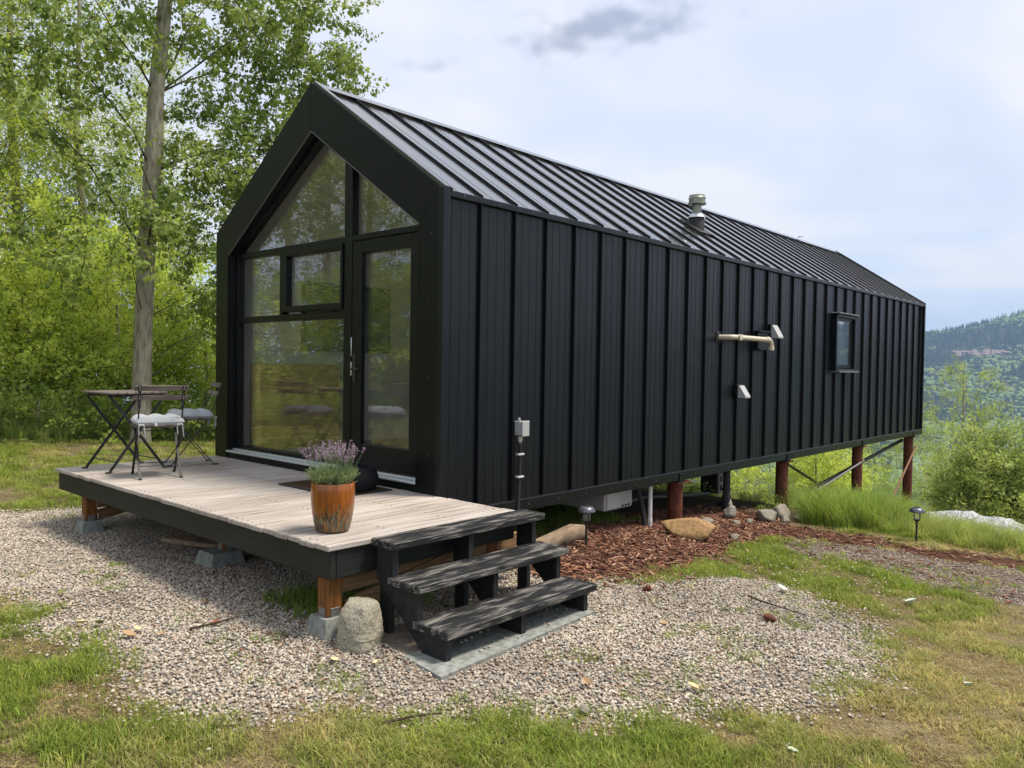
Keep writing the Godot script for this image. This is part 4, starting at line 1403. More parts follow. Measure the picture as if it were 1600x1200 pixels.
func build_furniture():
	var t := thing("bistro_table", "small square folding table with slatted top and black crossed legs", "table", Vector3(-1.09, 0, -3.06), 0.06)
	var s: Shape
	for k in 7:
		s = Shape.new()
		s.box(Vector3(-0.235 + k * 0.078, 0.70, 0), Vector3(0.07, 0.018, 0.56), 0.004)
		part("top_slat", s, M.slat_wood, t)
	for z in [-0.2, 0.2]:
		s = Shape.new()
		s.box(Vector3(0, 0.678, z), Vector3(0.5, 0.026, 0.02), 0.002)
		part("top_rail", s, M.iron, t)
	for z in [-0.235, 0.235]:
		for d in [-1, 1]:
			s = Shape.new()
			var zz: float = z + (0.012 if d == 1 else -0.012)
			s.bar(Vector3(-0.25 * d, 0.012, zz), Vector3(0.24 * d, 0.672, zz), 0.01, 0.024, Vector3(-d, 1, 0), 0.001)
			s.box(Vector3(-0.262 * d, 0.006, zz), Vector3(0.05, 0.012, 0.022), 0.002)
			part("leg", s, M.iron, t)
	for x in [-0.19, 0.19]:
		s = Shape.new()
		s.tube([Vector3(x, 0.09, -0.235), Vector3(x, 0.09, 0.235)], [0.005], 6)
		part("cross_rod", s, M.iron, t)
	var a := bistro_chair("bistro_chair", "folding slatted chair with its back to the camera, nearest on the deck", Vector3(-1.085, 0, -2.40), -0.26)
	cushion_for(a, "grey tufted cushion tied to the chair with its back to the camera")
	var b := bistro_chair("bistro_chair", "folding slatted chair beside the glass front facing the table", Vector3(-0.52, 0, -2.99), PI / 2 - 0.27)
	cushion_for(b, "grey tufted cushion on the chair beside the glass front")
	# planter
	var pot := thing("flower_pot", "amber glazed pot with a mottled foot at the deck corner", "flower pot", Vector3(-1.29, 0, 0.49))
	s = Shape.new()
	s.lathe([Vector2(0.0, 0.004), Vector2(0.085, 0.0), Vector2(0.1, 0.012), Vector2(0.112, 0.06), Vector2(0.122, 0.12), Vector2(0.128, 0.19), Vector2(0.129, 0.245), Vector2(0.127, 0.285), Vector2(0.123, 0.291), Vector2(0.116, 0.288), Vector2(0.113, 0.25), Vector2(0.0, 0.25)], 40)
	part("glazed_body", s, M.glaze, pot)
	s = Shape.new()
	s.lathe([Vector2(0.113, 0.252), Vector2(0.09, 0.262), Vector2(0.05, 0.266), Vector2(0.0, 0.268)], 24)
	part("soil", s, M.soil, pot)
	lavender(Vector3(-1.29, 0.262, 0.49))
	# mat and black bag
	var m := thing("door_mat", "thin brown fibre mat with dark border before the door", "door mat", Vector3(-0.34, 0.0, -0.86))
	s = Shape.new()
	s.box(Vector3(0, 0.005, 0), Vector3(0.5, 0.01, 0.86), 0.003)
	part("backing", s, M.rubber, m)
	s = Shape.new()
	s.box(Vector3(0, 0.009, 0), Vector3(0.45, 0.012, 0.81), 0.003)
	part("pile", s, M.mat_fibre, m)
	var bag := thing("black_pouf", "squat black cloth pouf on the mat behind the lavender", "pouf", Vector3(-0.36, 0.013, -0.62))
	s = Shape.new()
	s.lathe([Vector2(0.0, 0.0), Vector2(0.15, 0.0), Vector2(0.2, 0.02), Vector2(0.222, 0.06), Vector2(0.222, 0.1), Vector2(0.205, 0.15), Vector2(0.17, 0.168), Vector2(0.1, 0.17), Vector2(0.0, 0.165)], 28)
	part("body", s, M.bag_cloth, bag)
	s = Shape.new()
	var ring := []
	for k in 29: ring.append(Vector3(cos(TAU * k / 28) * 0.19, 0.158, sin(TAU * k / 28) * 0.19))
	s.tube(ring, [0.007], 6, false)
	part("piping", s, M.bag_cloth, bag)
	s = Shape.new()
	s.tube([Vector3(0.1, 0.16, 0.12), Vector3(0.1, 0.185, 0.08), Vector3(0.1, 0.19, 0.0), Vector3(0.1, 0.185, -0.08), Vector3(0.1, 0.16, -0.12)], [0.01], 6)
	part("handle", s, M.bag_cloth, bag)

func lavender(at: Vector3):
	var t := thing("lavender", "flowering lavender with grey green leaves in the amber pot", "lavender", at)
	rng.seed = 321
	var leaves := Shape.new()
	var stems := Shape.new()
	var blooms := []
	for i in 1100:
		var a := rng.randf() * TAU
		var q := sqrt(rng.randf()) * 0.1
		var base := Vector3(cos(a) * q, 0.0, sin(a) * q)
		var out := Vector3(cos(a), 0, sin(a)) * (q / 0.1 * 0.85 + rng.randfn() * 0.2) + Vector3(rng.randfn(), 0, rng.randfn()) * 0.12
		var h := rng.randf_range(0.05, 0.16)
		var foot := base + (out * 0.5 + Vector3.UP).normalized() * h * 0.55
		var d := (out * 0.9 + Vector3.UP + Vector3(rng.randfn(), rng.randfn(), rng.randfn()) * 0.4).normalized()
		var l := rng.randf_range(0.035, 0.065)
		var side := d.cross(Vector3(rng.randfn(), 0.3, rng.randfn())).normalized() * 0.0028
		var v := rng.randf_range(0.7, 1.25)
		leaves.st.set_color(Color(0.27 * v, 0.34 * v, 0.17 * v * rng.randf_range(0.8, 1.3)))
		var mid := foot + d * l * 0.55
		leaves.tri(foot, mid + side, mid - side, d.cross(side))
		leaves.tri(foot + d * l, mid + side, mid - side, d.cross(side))
	for i in 110:
		var a := rng.randf() * TAU
		var q := sqrt(rng.randf()) * 0.09
		var base := Vector3(cos(a) * q, 0.02, sin(a) * q)
		var out := Vector3(cos(a), 0, sin(a)) * (q / 0.09 * 0.42 + rng.randfn() * 0.1)
		var h := rng.randf_range(0.15, 0.235)
		var top := base + (out + Vector3.UP).normalized() * h
		stems.tube([base, base.lerp(top, 0.5) + Vector3(0, 0.006, 0), top], [0.0013, 0.0011, 0.0009], 3, false)
		blooms.append([top, (out * 0.8 + Vector3.UP).normalized()])
	for i in 24: leaves.tube([Vector3.ZERO, Vector3(rng.randfn() * 0.04, 0.06, rng.randfn() * 0.04)], [0.002], 3, false)
	leaves.st.set_material(M.leaf)
	tag(part("leaves", leaves, M.leaf, t), "", "", "", "stuff")
	M.lavender_stem = mat("lavender_stem", lin(0.16, 0.22, 0.1), 0.8)
	tag(part("stems", stems, M.lavender_stem, t), "", "", "", "stuff")
	mat("lavender_bloom", Color.WHITE, 0.85, 0, 0.2).vertex_color_use_as_albedo = true
	for b in blooms:
		var s := Shape.new()
		for k in 5:
			for m in 5:
				var v := rng.randf_range(0.7, 1.3)
				s.st.set_color(Color(0.27 * v, 0.195 * v * rng.randf_range(0.8, 1.2), 0.25 * v))
				var c: Vector3 = b[0] + b[1] * k * 0.0075 + Vector3(rng.randfn(), rng.randfn(), rng.randfn()) * 0.003
				var e := Vector3(rng.randfn(), rng.randfn(), rng.randfn()).normalized()
				var g := e.cross(b[1]).normalized()
				s.tri(c, c + e * 0.009 + g * 0.003, c + e * 0.007 - g * 0.004, g)
		part("flower", s, M.lavender_bloom, t)


# ------------------------------------------------------------------ things standing in the yard
func solar_light(label: String, x: float, z: float) -> Node3D:
	var t := thing("solar_light", label, "garden light", Vector3(x, ground(x, z), z), 0, "solar path lights")
	var s := Shape.new()
	s.tube([Vector3(0, -0.05, 0), Vector3(0, 0.24, 0)], [0.011], 10)
	part("stake", s, M.black_metal, t)
	s = Shape.new()
	s.lathe([Vector2(0.012, 0.225), Vector2(0.03, 0.24), Vector2(0.034, 0.25), Vector2(0.0, 0.25)], 16)
	part("cup", s, M.black_metal, t)
	s = Shape.new()
	s.lathe([Vector2(0.034, 0.25), Vector2(0.037, 0.325)], 16)
	part("lens", s, M.lamp_glass, t)
	for k in 4:
		s = Shape.new()
		var a := TAU * k / 4 + 0.4
		s.tube([Vector3(cos(a) * 0.038, 0.245, sin(a) * 0.038), Vector3(cos(a) * 0.041, 0.33, sin(a) * 0.041)], [0.003], 6)
		part("cage_bar", s, M.black_metal, t)
	s = Shape.new()
	s.lathe([Vector2(0.0, 0.325), Vector2(0.072, 0.325), Vector2(0.078, 0.33), Vector2(0.076, 0.34), Vector2(0.062, 0.362), Vector2(0.045, 0.374), Vector2(0.0, 0.378)], 24)
	part("cap", s, M.zinc_dark, t)
	s = Shape.new()
	s.box(Vector3(0, 0.379, 0), Vector3(0.05, 0.006, 0.05), 0.001)
	part("solar_panel", s, M.picture_black, t)
	return t

func rock(called: String, label: String, x: float, z: float, size: Vector3, m: Material, sd: int, turn := 0.0, sink := 0.25, group := "", tilt := Vector3.ZERO, detail := 14):
	var o := part(called, stone(size, sd, detail, detail + 6, 15 if detail > 20 else 13, 0.02 if detail > 20 else 0.035), m)
	o.position = Vector3(x, ground(x, z) + size.y * (0.5 - sink), z)
	o.rotation = Vector3(tilt.x, turn, tilt.z)
	tag(o, label, "rock", group)
	return o

func build_yard_things():
	mat("zinc_dark", lin(0.11, 0.11, 0.13), 0.35, 0.5)
	solar_light("solar path light standing in the bark mulch beside the steps", 1.45, 0.33)
	solar_light("solar path light at the edge of the tall grass before the white sheet", 4.99, 2.04)
	boulder()
	rock("tan_rock", "flat tan rock lying at the foot of the first steel post", 2.88, 0.5, Vector3(0.36, 0.26, 0.82), M.tan_rock, 15, 0.3, 0.22, "", Vector3(0.14, 0, 0.25), 22)
	var spec := [
		[4.56, 0.12, 0.20, 0.2, "round pale rock right of the black drain pipe"], [4.95, -0.1, 0.18, 0.24, "upright beige rock left of the black drain pipe"],
		[4.45, 0.42, 0.10, 0.09, "small white rock in front of the round pale rock"], [4.85, 0.42, 0.34, 0.17, "long wedge shaped grey rock in the row of rocks"],
		[5.2, 0.46, 0.34, 0.24, "squarish cream rock, largest in the row by the grass"], [4.98, 0.62, 0.12, 0.09, "small grey rock between the wedge and the cream rock"],
		[3.75, 0.25, 0.2, 0.13, "low mossy grey rock behind the tan rock"], [3.2, 0.85, 0.13, 0.09, "small brown grey rock at the right end of the tan rock"],
		[5.35, 0.65, 0.14, 0.1, "small white rock at the right end of the row"], [4.15, 0.4, 0.12, 0.07, "pale flat stone between mulch and the rocks"]]
	for i in spec.size():
		var q = spec[i]
		rock("rock", q[4], q[0], q[1], Vector3(q[2] * 1.15, q[3] * 1.15, q[2]), M.pale_rock, 60 + i, i * 1.3, 0.2, "rocks along the mulch under the house", Vector3.ZERO, 14)
	rock("pebble", "egg shaped pale grey pebble on the gravel in front", -1.14, 2.26, Vector3(0.1, 0.055, 0.075), M.pale_rock, 81, 0.4, 0.1, "", Vector3.ZERO, 10)
	rock("red_stone", "small brick red stone on gravel right of the bottom step", 0.71, 1.42, Vector3(0.075, 0.06, 0.07), M.rust, 82, 0.2, 0.1, "", Vector3.ZERO, 8)
	rock("red_stone", "flat dark red stone on the gravel near the lawn edge", 0.85, 2.27, Vector3(0.13, 0.06, 0.09), M.rust, 83, 0.9, 0.15, "", Vector3.ZERO, 8)
	rock("rock", "rounded grey rock behind the middle step", 0.1, 0.3, Vector3(0.35, 0.3, 0.3), M.granite, 84, 0.5, 0.2, "", Vector3.ZERO, 12)
	# driftwood
	var s := Shape.new()
	s.tube([Vector3(-0.75, 0.04, 0.02), Vector3(-0.4, 0.05, 0.0), Vector3(0.0, 0.055, -0.02), Vector3(0.25, 0.075, 0.0), Vector3(0.42, 0.06, 0.01), Vector3(0.47, 0.05, 0.0)], [0.05, 0.065, 0.075, 0.085, 0.07, 0.02], 14)
	var lg := part("driftwood_log", s, M.driftwood)
	lg.position = Vector3(1.3, ground(1.3, 0.1) + 0.0, 0.12)
	lg.rotation.y = 0.12
	tag(lg, "grey brown driftwood log lying by the solar light", "log")
	# white sheet over something in the far grass
	s = Shape.new()
	var sn := 28
	var f := FastNoiseLite.new(); f.seed = 6; f.frequency = 1.1
	var pts := []
	for i in sn + 1:
		for k in sn + 1:
			var u := float(i) / sn
			var v := float(k) / sn
			var p := Vector3(9.9, 0, 0.55).lerp(Vector3(6.4, 0, 3.3), u) + Vector3(1.3, 0, 0.9) * (v - 0.5) * (0.8 + 0.4 * sin(u * 5.0))
			p.y = ground(p.x, p.z) + 0.2 * sin(PI * v) * sin(PI * clampf(u, 0.04, 1)) + f.get_noise_2d(p.x * 2.0, p.z * 2.0) * 0.1 + 0.04
			pts.append(p)
	for i in sn:
		for k in sn:
			var a := i * (sn + 1) + k
			s.quad(pts[a], pts[a + sn + 1], pts[a + sn + 2], pts[a + 1], Vector3.UP)
	tag(part("plastic_sheet", s, M.plastic_sheet), "crumpled white plastic sheet lying in the tall grass downhill", "sheet")
	# sticks
	var sticks := [[Vector3(1.2, 0, 1.95), Vector3(1.12, 0, 2.1), Vector3(1.1, 0, 2.4), "long thin curved stick on gravel near the lawn"], [Vector3(-1.9, 0, 1.75), Vector3(-1.78, 0, 1.8), Vector3(-1.65, 0, 1.85), "short dark stick on gravel left of the concrete slab"], [Vector3(-1.75, 0, 2.2), Vector3(-1.65, 0, 2.22), Vector3(-1.55, 0, 2.25), "short brown stick on gravel before the slab"], [Vector3(-2.0, 0, 0.15), Vector3(-1.85, 0, 0.18), Vector3(-1.7, 0, 0.14), "bent grey stick among fallen leaves on gravel"]]
	for q in sticks:
		s = Shape.new()
		var p := []
		for k in 3: p.append(q[k] + Vector3(0, ground(q[k].x, q[k].z) + 0.028 + 0.008 * (k % 2), 0))
		s.tube(p, [0.007, 0.006, 0.003], 6)
		tag(part("stick", s, M.twig), q[3], "stick", "sticks on the gravel")
	# fallen leaves, curled
	var lv := [
		[-0.55, 2.49, 0.1, 0, "pale yellow leaf on gravel at lower right of the pebble"], [0.63, 3.45, 0.08, 2, "white curled leaf on the dry lawn at far right"], [-0.78, 3.09, 0.075, 2, "white leaf on the grass at the bottom edge"],
		[-1.72, -0.24, 0.11, 1, "tan curled leaf alone on gravel before the deck"], [-2.38, -0.38, 0.11, 0, "pale leaf of the pair furthest left on gravel"], [-2.31, -0.30, 0.12, 3, "green brown leaf under the pale pair"],
		[-2.28, 0.02, 0.12, 1, "orange brown leaf in the cluster on gravel"], [-2.2, -0.06, 0.09, 0, "cream leaf standing behind the orange leaf"], [-2.14, 0.12, 0.1, 1, "tan leaf at the right of the leaf cluster"],
		[-1.85, 0.16, 0.08, 4, "rust red leaf at the end of the bent stick"], [-1.66, 1.05, 0.09, 0, "pale leaf at the foot of the pale boulder"], [-1.52, 1.22, 0.08, 0, "cream leaf between boulder and slab corner"],
		[-1.95, 0.62, 0.08, 4, "faded red leaf on the gravel left of the boulder"], [1.65, 2.0, 0.12, 2, "white leaf at the edge of the lawn behind the gravel"], [-2.25, -1.1, 0.1, 3, "olive leaf on the gravel far left of the deck"],
		[-1.85, -1.3, 0.08, 5, "bright green leaf on gravel near the deck edge"], [-0.9, 2.1, 0.09, 1, "tan leaf lying flat on gravel near the pebble"], [2.2, 2.75, 0.13, 2, "pair sized white leaf on the dry lawn at right"],
		[2.6, 1.25, 0.1, 2, "white leaf in the green lawn near the mulch"], [0.15, 1.9, 0.1, 1, "straw coloured leaf on gravel right of the steps"]]
	var tones := [[0.62, 0.52, 0.3], [0.42, 0.29, 0.17], [0.6, 0.68, 0.58], [0.17, 0.17, 0.06], [0.38, 0.12, 0.06], [0.22, 0.33, 0.06]]
	for k in 6: mat("leaf_tone_%d" % k, lin(tones[k][0], tones[k][1], tones[k][2]), 0.8, 0, 0.3)
	rng.seed = 55
	for q in lv:
		s = Shape.new()
		var l: float = q[2] * 0.62
		var curl := rng.randf_range(1.0, 2.2)
		var rows := []
		for i in 7:
			var t := i / 6.0
			var hw := l * 0.36 * pow(sin(PI * clampf(t * 0.93 + 0.05, 0, 1)), 0.7)
			var y := l * 0.22 * curl * (t - 0.4) * (t - 0.4) * 2.0
			rows.append([Vector3(t * l - l / 2, y + hw * 0.4 * curl, -hw), Vector3(t * l - l / 2, y, 0), Vector3(t * l - l / 2, y + hw * 0.5 * curl, hw)])
		for i in 6:
			for k in 2: s.quad(rows[i][k], rows[i][k + 1], rows[i + 1][k + 1], rows[i + 1][k], Vector3.UP)
		s.tube([Vector3(-l / 2, 0.02 * curl, 0), Vector3(-l * 0.8, 0.012, l * 0.08)], [0.0015], 4, false)
		var o := part("fallen_leaf", s, M["leaf_tone_%d" % q[3]])
		o.position = Vector3(q[0], ground(q[0], q[1]) + 0.022, q[1])
		o.rotation = Vector3(rng.randfn() * 0.25, rng.randf() * TAU, rng.randfn() * 0.2)
		tag(o, q[4], "leaf", "fallen leaves on the ground")

func boulder():
	# a stood-up block with a narrow flat head, broad shoulders and a worn, rounded foot
	var s := Shape.new()
	var f := FastNoiseLite.new(); f.seed = 31; f.frequency = 5.0; f.fractal_octaves = 4
	var prof := [[0.0, 0.0], [0.02, 0.82], [0.1, 1.0], [0.3, 1.0], [0.32, 1.02], [0.55, 0.98], [0.75, 0.9], [0.9, 0.76], [0.97, 0.66], [1.0, 0.0]]
	var rows := []
	for i in prof.size():
		for sub in (3 if i < prof.size() - 1 else 1):
			var t := sub / 3.0
			var a = prof[i]
			var b = prof[mini(i + 1, prof.size() - 1)]
			rows.append([lerpf(a[0], b[0], t), lerpf(a[1], b[1], t)])
	var N := 32
	var P := []
	for r in rows:
		var row := []
		for k in N:
			var a := TAU * k / N
			# rounded five-sided plan
			var c := 1.0
			for m in 5:
				var dd := cos(a - TAU * m / 5.0 - 0.5)
				if dd > 0.05: c = minf(c, 0.76 / dd)
			var p := Vector3(cos(a) * c * r[1] * 0.145, r[0] * 0.275, sin(a) * c * r[1] * 0.145)
			p.x += 0.02 * r[0]; p.z += -0.015 * r[0]
			var nz := f.get_noise_3dv(p * 1.3) * 0.014 + f.get_noise_3dv(p * 5.0) * 0.006
			p += Vector3(cos(a), 0.3, sin(a)) * nz
			row.append(p)
		P.append(row)
	for i in P.size() - 1:
		for k in N:
			var q := []
			for e in [[i, k], [i + 1, k], [i + 1, (k + 1) % N], [i, (k + 1) % N]]:
				var u: Vector3 = P[mini(e[0] + 1, P.size() - 1)][e[1]] - P[maxi(e[0] - 1, 0)][e[1]]
				var v: Vector3 = P[e[0]][(e[1] + 1) % N] - P[e[0]][(e[1] + N - 1) % N]
				var nn := v.cross(u)
				nn = nn.normalized() if nn.length() > 1e-9 else (Vector3.UP if e[0] > 2 else Vector3.DOWN)
				var c: Vector3 = P[e[0]][e[1]] - Vector3(0, 0.14, 0)
				if nn.dot(c) < 0: nn = -nn
				q.append([P[e[0]][e[1]], nn, Vector2.ZERO])
			s.stri(q[0], q[1], q[2]); s.stri(q[0], q[2], q[3])
	var o := part("boulder", s, M.granite)
	o.position = Vector3(-1.44, -0.565, 0.95)
	o.rotation = Vector3(0.05, 0.35, -0.06)
	tag(o, "stood up pale granite boulder in front of the deck corner post", "boulder")


# ------------------------------------------------------------------ gravel, bark, grass
func build_loose_ground():
	rng.seed = 777
	var kinds := []
	for k in 5: kinds.append(stone(Vector3(1, 0.6, 0.8), 200 + k, 4, 7, 6, 0.05).done())
	var where := [[], [], [], [], []]
	var tint := [[], [], [], [], []]
	var pad := PackedVector2Array([Vector2(-1.29, 0.85), Vector2(-1.4, 1.58), Vector2(0.01, 1.5), Vector2(0.02, 0.85)])
	var pal := [Color(0.56, 0.49, 0.39), Color(0.50, 0.41, 0.32), Color(0.41, 0.38, 0.335), Color(0.66, 0.60, 0.50), Color(0.46, 0.35, 0.26), Color(0.28, 0.265, 0.24), Color(0.54, 0.475, 0.39)]
	for i in 300000:
		var x := rng.randf_range(-4.0, 1.9)
		var z := rng.randf_range(-4.8, 3.4)
		if x > 0.05 and z < 0.5: continue
		if zone(x + rng.randfn() * 0.1, z + rng.randfn() * 0.1) != 1: continue
		if Geometry2D.is_point_in_polygon(Vector2(x, z), pad): continue
		var worn := patchy.get_noise_2d(x * 1.6 + 40.0, z * 1.6)
		if rng.randf() < smoothstep(0.12, 0.5, worn) * 0.5: continue
		var s := rng.randf_range(0.009, 0.025) * (1.35 if rng.randf() < 0.06 else 1.0)
		var k := rng.randi() % 5
		where[k].append(spun(Vector3(x, ground(x, z) + patchy.get_noise_2d(x * 2.0, z * 2.0) * 0.02 + 0.003 + rng.randf() * 0.009, z), s, 0.5))
		var c: Color = pal[rng.randi() % pal.size()]
		var v := rng.randf_range(0.8, 1.2) * (1.0 + 0.35 * patchy.get_noise_2d(x * 0.8 + 10.0, z * 0.8))
		tint[k].append(Color(c.r * v, c.g * v, c.b * v))
	# strays on the slab and in the bare patch
	for i in 60:
		var k := rng.randi() % 5
		var x := rng.randf_range(-1.25, 0.0)
		var z := rng.randf_range(1.1, 1.47)
		where[k].append(spun(Vector3(x, -0.545, z), rng.randf_range(0.014, 0.028), 0.3))
		tint[k].append(pal[rng.randi() % 6])
	for i in 13000:
		var x := rng.randf_range(2.4, 4.8)
		var z := rng.randf_range(1.0, 4.2)
		if zone(x, z) != 3: continue
		var k := rng.randi() % 5
		where[k].append(spun(Vector3(x, ground(x, z) + patchy.get_noise_2d(x * 2.0, z * 2.0) * 0.02 + 0.004, z), rng.randf_range(0.01, 0.024), 0.5))
		var c: Color = pal[rng.randi() % pal.size()]
		tint[k].append(c.lerp(Color(0.2, 0.14, 0.11), 0.35))
	for k in 5: many("gravel", kinds[k], where[k], tint[k], M.stone, self, "loose pale pinkish grey gravel spread round the deck and steps")
	# bark mulch
	var chips := []
	for k in 4:
		var s := Shape.new()
		var r := RandomNumberGenerator.new(); r.seed = 300 + k
		var w := r.randf_range(0.16, 0.34)
		var b := r.randf_range(-0.08, 0.08)
		s.prism(PackedVector3Array([Vector3(-0.5, 0, -w * 0.3), Vector3(-0.2, b, -w * 0.5), Vector3(0.3, b * 0.5, -w * 0.45), Vector3(0.5, 0, -w * 0.1), Vector3(0.42, 0, w * 0.3), Vector3(0.0, b, w * 0.5), Vector3(-0.44, 0, w * 0.35)]), Vector3(0, 0.09, 0))
		chips.append(s.done())
	var cw := [[], [], [], []]
	var ct := [[], [], [], []]
	var bark := [Color(0.17, 0.068, 0.04), Color(0.125, 0.048, 0.031), Color(0.22, 0.105, 0.06), Color(0.085, 0.036, 0.026), Color(0.31, 0.195, 0.12), Color(0.165, 0.083, 0.057)]
	for i in 34000:
		var x := rng.randf_range(0.1, 5.8)
		var z := rng.randf_range(-0.8, 3.9)
		var zn := zone(x, z)
		if x > 3.9 and z > 0.7 and rng.randf() < 0.5 + 0.14 * z: continue
		if zone(x + rng.randfn() * 0.11, z + rng.randfn() * 0.11) != 2 and not (zn == 3 and rng.randf() < 0.06): continue
		var k := rng.randi() % 4
		var sc := rng.randf_range(0.025, 0.085)
		cw[k].append(spun(Vector3(x, ground(x, z) + patchy.get_noise_2d(x * 2.0, z * 2.0) * 0.02 + 0.004 + rng.randf() * 0.02, z), sc, 0.28))
		var v := rng.randf_range(0.75, 1.3)
		var c: Color = bark[rng.randi() % bark.size()]
		ct[k].append(Color(c.r * v, c.g * v, c.b * v))
	# bits of bark and leaf carried over the gravel
	for i in 16000:
		var x := rng.randf_range(-3.2, 1.8)
		var z := rng.randf_range(-4.2, 3.4)
		var n := patchy.get_noise_2d(x * 1.3 - 60.0, z * 1.3)
		if zone(x, z) != 1 or rng.randf() > smoothstep(0.0, 0.5, n) * 0.5 + 0.02: continue
		if Geometry2D.is_point_in_polygon(Vector2(x, z), pad): continue
		var k := rng.randi() % 4
		cw[k].append(spun(Vector3(x, ground(x, z) + patchy.get_noise_2d(x * 2.0, z * 2.0) * 0.02 + 0.016, z), rng.randf_range(0.012, 0.04), 0.3))
		var c: Color = bark[rng.randi() % bark.size()]
		ct[k].append(c.lerp(Color(0.3, 0.2, 0.12), rng.randf() * 0.6))
	for k in 4: many("bark_mulch", chips[k], cw[k], ct[k], M.chip, self, "reddish brown bark chips spread along the side of the house")

func build_grass():
	rng.seed = 4242
	var short := []
	for k in 4: short.append(tuft(20, 0.055, 0.055, 0.85, 0.0048, 500 + k, 3))
	var tall := []
	for k in 3: tall.append(tuft(70, 0.62, 0.14, 0.75, 0.0085, 520 + k, 4))
	var straw := Color(0.58, 0.47, 0.25)
	var lush := Color(0.2, 0.3, 0.05)
	var yel := Color(0.36, 0.42, 0.085)
	var w := [[], [], [], []]
	var t := [[], [], [], []]
	var put := func(x: float, z: float, k: float, tl: float, c: Color):
		var m := rng.randi() % 4
		w[m].append(spun(Vector3(x, ground(x, z) + patchy.get_noise_2d(x * 2.0, z * 2.0) * 0.02 - 0.004, z), k, 0.16, tl))
		var v := rng.randf_range(0.6, 1.35)
		t[m].append(Color(c.r * v, c.g * v, c.b * v))
	# lawn near the camera, by area
	for q in [[-3.6, -1.6, -2.6, 3.4, 11000], [-2.4, 1.5, 2.0, 4.2, 7000], [-2.0, 6.0, 1.0, 5.2, 26000], [-5.0, 0.5, -12.5, -4.0, 12000], [0.5, 9.0, -12.5, -3.8, 5200], [-12.0, -3.0, -14.0, -1.0, 6000], [-9.0, -3.2, -1.0, 6.0, 1500]]:
		for i in q[4]:
			var x := rng.randf_range(q[0], q[1])
			var z := rng.randf_range(q[2], q[3])
			var zn := zone(x + rng.randfn() * 0.09, z + rng.randfn() * 0.09)
			if zn == 1 or zn == 2 or zn == 4 or (zn == 3 and rng.randf() < 0.93): continue
			var d := dryness(x, z)
			if rng.randf() < smoothstep(0.3, 1.0, d) * 0.4: continue
			var near := Vector2(x + 4.0, z - 4.4).length()
			var k := rng.randf_range(0.7, 1.15) * (1.0 if near < 6.0 else 1.0 + (near - 6.0) * 0.07)
			var c := lush.lerp(yel, rng.randf()).lerp(straw, clampf(d * 1.0 - 0.1 + rng.randfn() * 0.22, 0, 1))
			var clump := clampf(patchy.get_noise_2d(x * 2.6 + 300.0, z * 2.6) * 1.6 + 0.5, 0, 1)
			if clump < 0.42 and rng.randf() < 0.75:
				# worn spots keep a thatch of dead, flattened blades
				for e in (2 if near < 5.5 else 1): put.call(x + rng.randfn() * 0.04, z + rng.randfn() * 0.04, rng.randf_range(0.7, 1.2), rng.randf_range(0.15, 0.4), straw.lerp(Color(0.3, 0.24, 0.14), rng.randf()))
				continue
			put.call(x, z, k * lerpf(0.6, 1.25, clump), lerpf(1.25, 0.6, d), c)
	# weeds coming through the gravel
	for i in 42000:
		var x := rng.randf_range(-3.2, 1.9)
		var z := rng.randf_range(-4.2, 3.4)
		var n := patchy.get_noise_2d(x * 3.1 + 90.0, z * 3.1)
		if zone(x, z) != 1 or (x > -1.6 and x < 0.1 and z > -3.5 and z < 1.7) or n < 0.3 - 0.3 * smoothstep(1.3, 2.9, z - 0.25 * minf(x, 0.0)): continue
		if rng.randf() < 0.16: put.call(x, z, rng.randf_range(0.45, 1.1), 1.2, lush.lerp(yel, rng.randf()))
	# rank grass under the deck edge and along the underside of the house
	for i in 110: put.call(rng.randf_range(-1.4, -0.6), rng.randf_range(-0.1, 0.65), rng.randf_range(0.8, 1.8), 2.0, lush)
	for i in 700: put.call(rng.randf_range(0.2, 3.4), rng.randf_range(-1.8, -0.3), rng.randf_range(0.8, 1.6), 1.6, lush)
	for k in 4: many("grass", short[k], w[k], t[k], null, self, "mown lawn, lush in places and straw dry in others")
	# tall grass
	var tw := [[], [], []]
	var tt := [[], [], []]
	var tput := func(x: float, z: float, k: float, c: Color):
		var m := rng.randi() % 3
		tw[m].append(spun(Vector3(x, ground(x, z) - 0.02, z), k, 0.12))
		var v := rng.randf_range(0.65, 1.35)
		tt[m].append(Color(c.r * v, c.g * v, c.b * v))
	for i in 420:   # bank beside the second and third posts
		var x := rng.randf_range(5.6, 8.6)
		var z := rng.randf_range(-0.9, 1.0)
		if z < 4.5 - 0.405 * (x + 4.01): continue
		var far := clampf((x - 5.6) / 2.0, 0.25, 1.0)
		tput.call(x, z, rng.randf_range(0.6, 1.05) * far, Color(0.21, 0.32, 0.055).lerp(Color(0.38, 0.47, 0.1), rng.randf()))
	for i in 300:   # thick clump where the mulch ends
		var x := rng.randf_range(5.15, 8.0)
		var z := rng.randf_range(-0.5, 1.5)
		if z < 4.5 - 0.405 * (x + 4.01): continue
		tput.call(x, z, rng.randf_range(0.5, 1.0) * clampf(1.15 - (x - 5.2) * 0.12, 0.6, 1.1), Color(0.19, 0.29, 0.05).lerp(Color(0.36, 0.45, 0.1), rng.randf()))
	for i in 420:   # fringe behind the mulch strip, to the right
		var z := rng.randf_range(0.8, 5.5)
		var x := 5.2 + rng.randf() * 2.2 + maxf(0.0, z - 3.0) * 0.3
		tput.call(x, z, rng.randf_range(0.35, 0.62), Color(0.24, 0.34, 0.065).lerp(Color(0.46, 0.49, 0.16), rng.randf()))
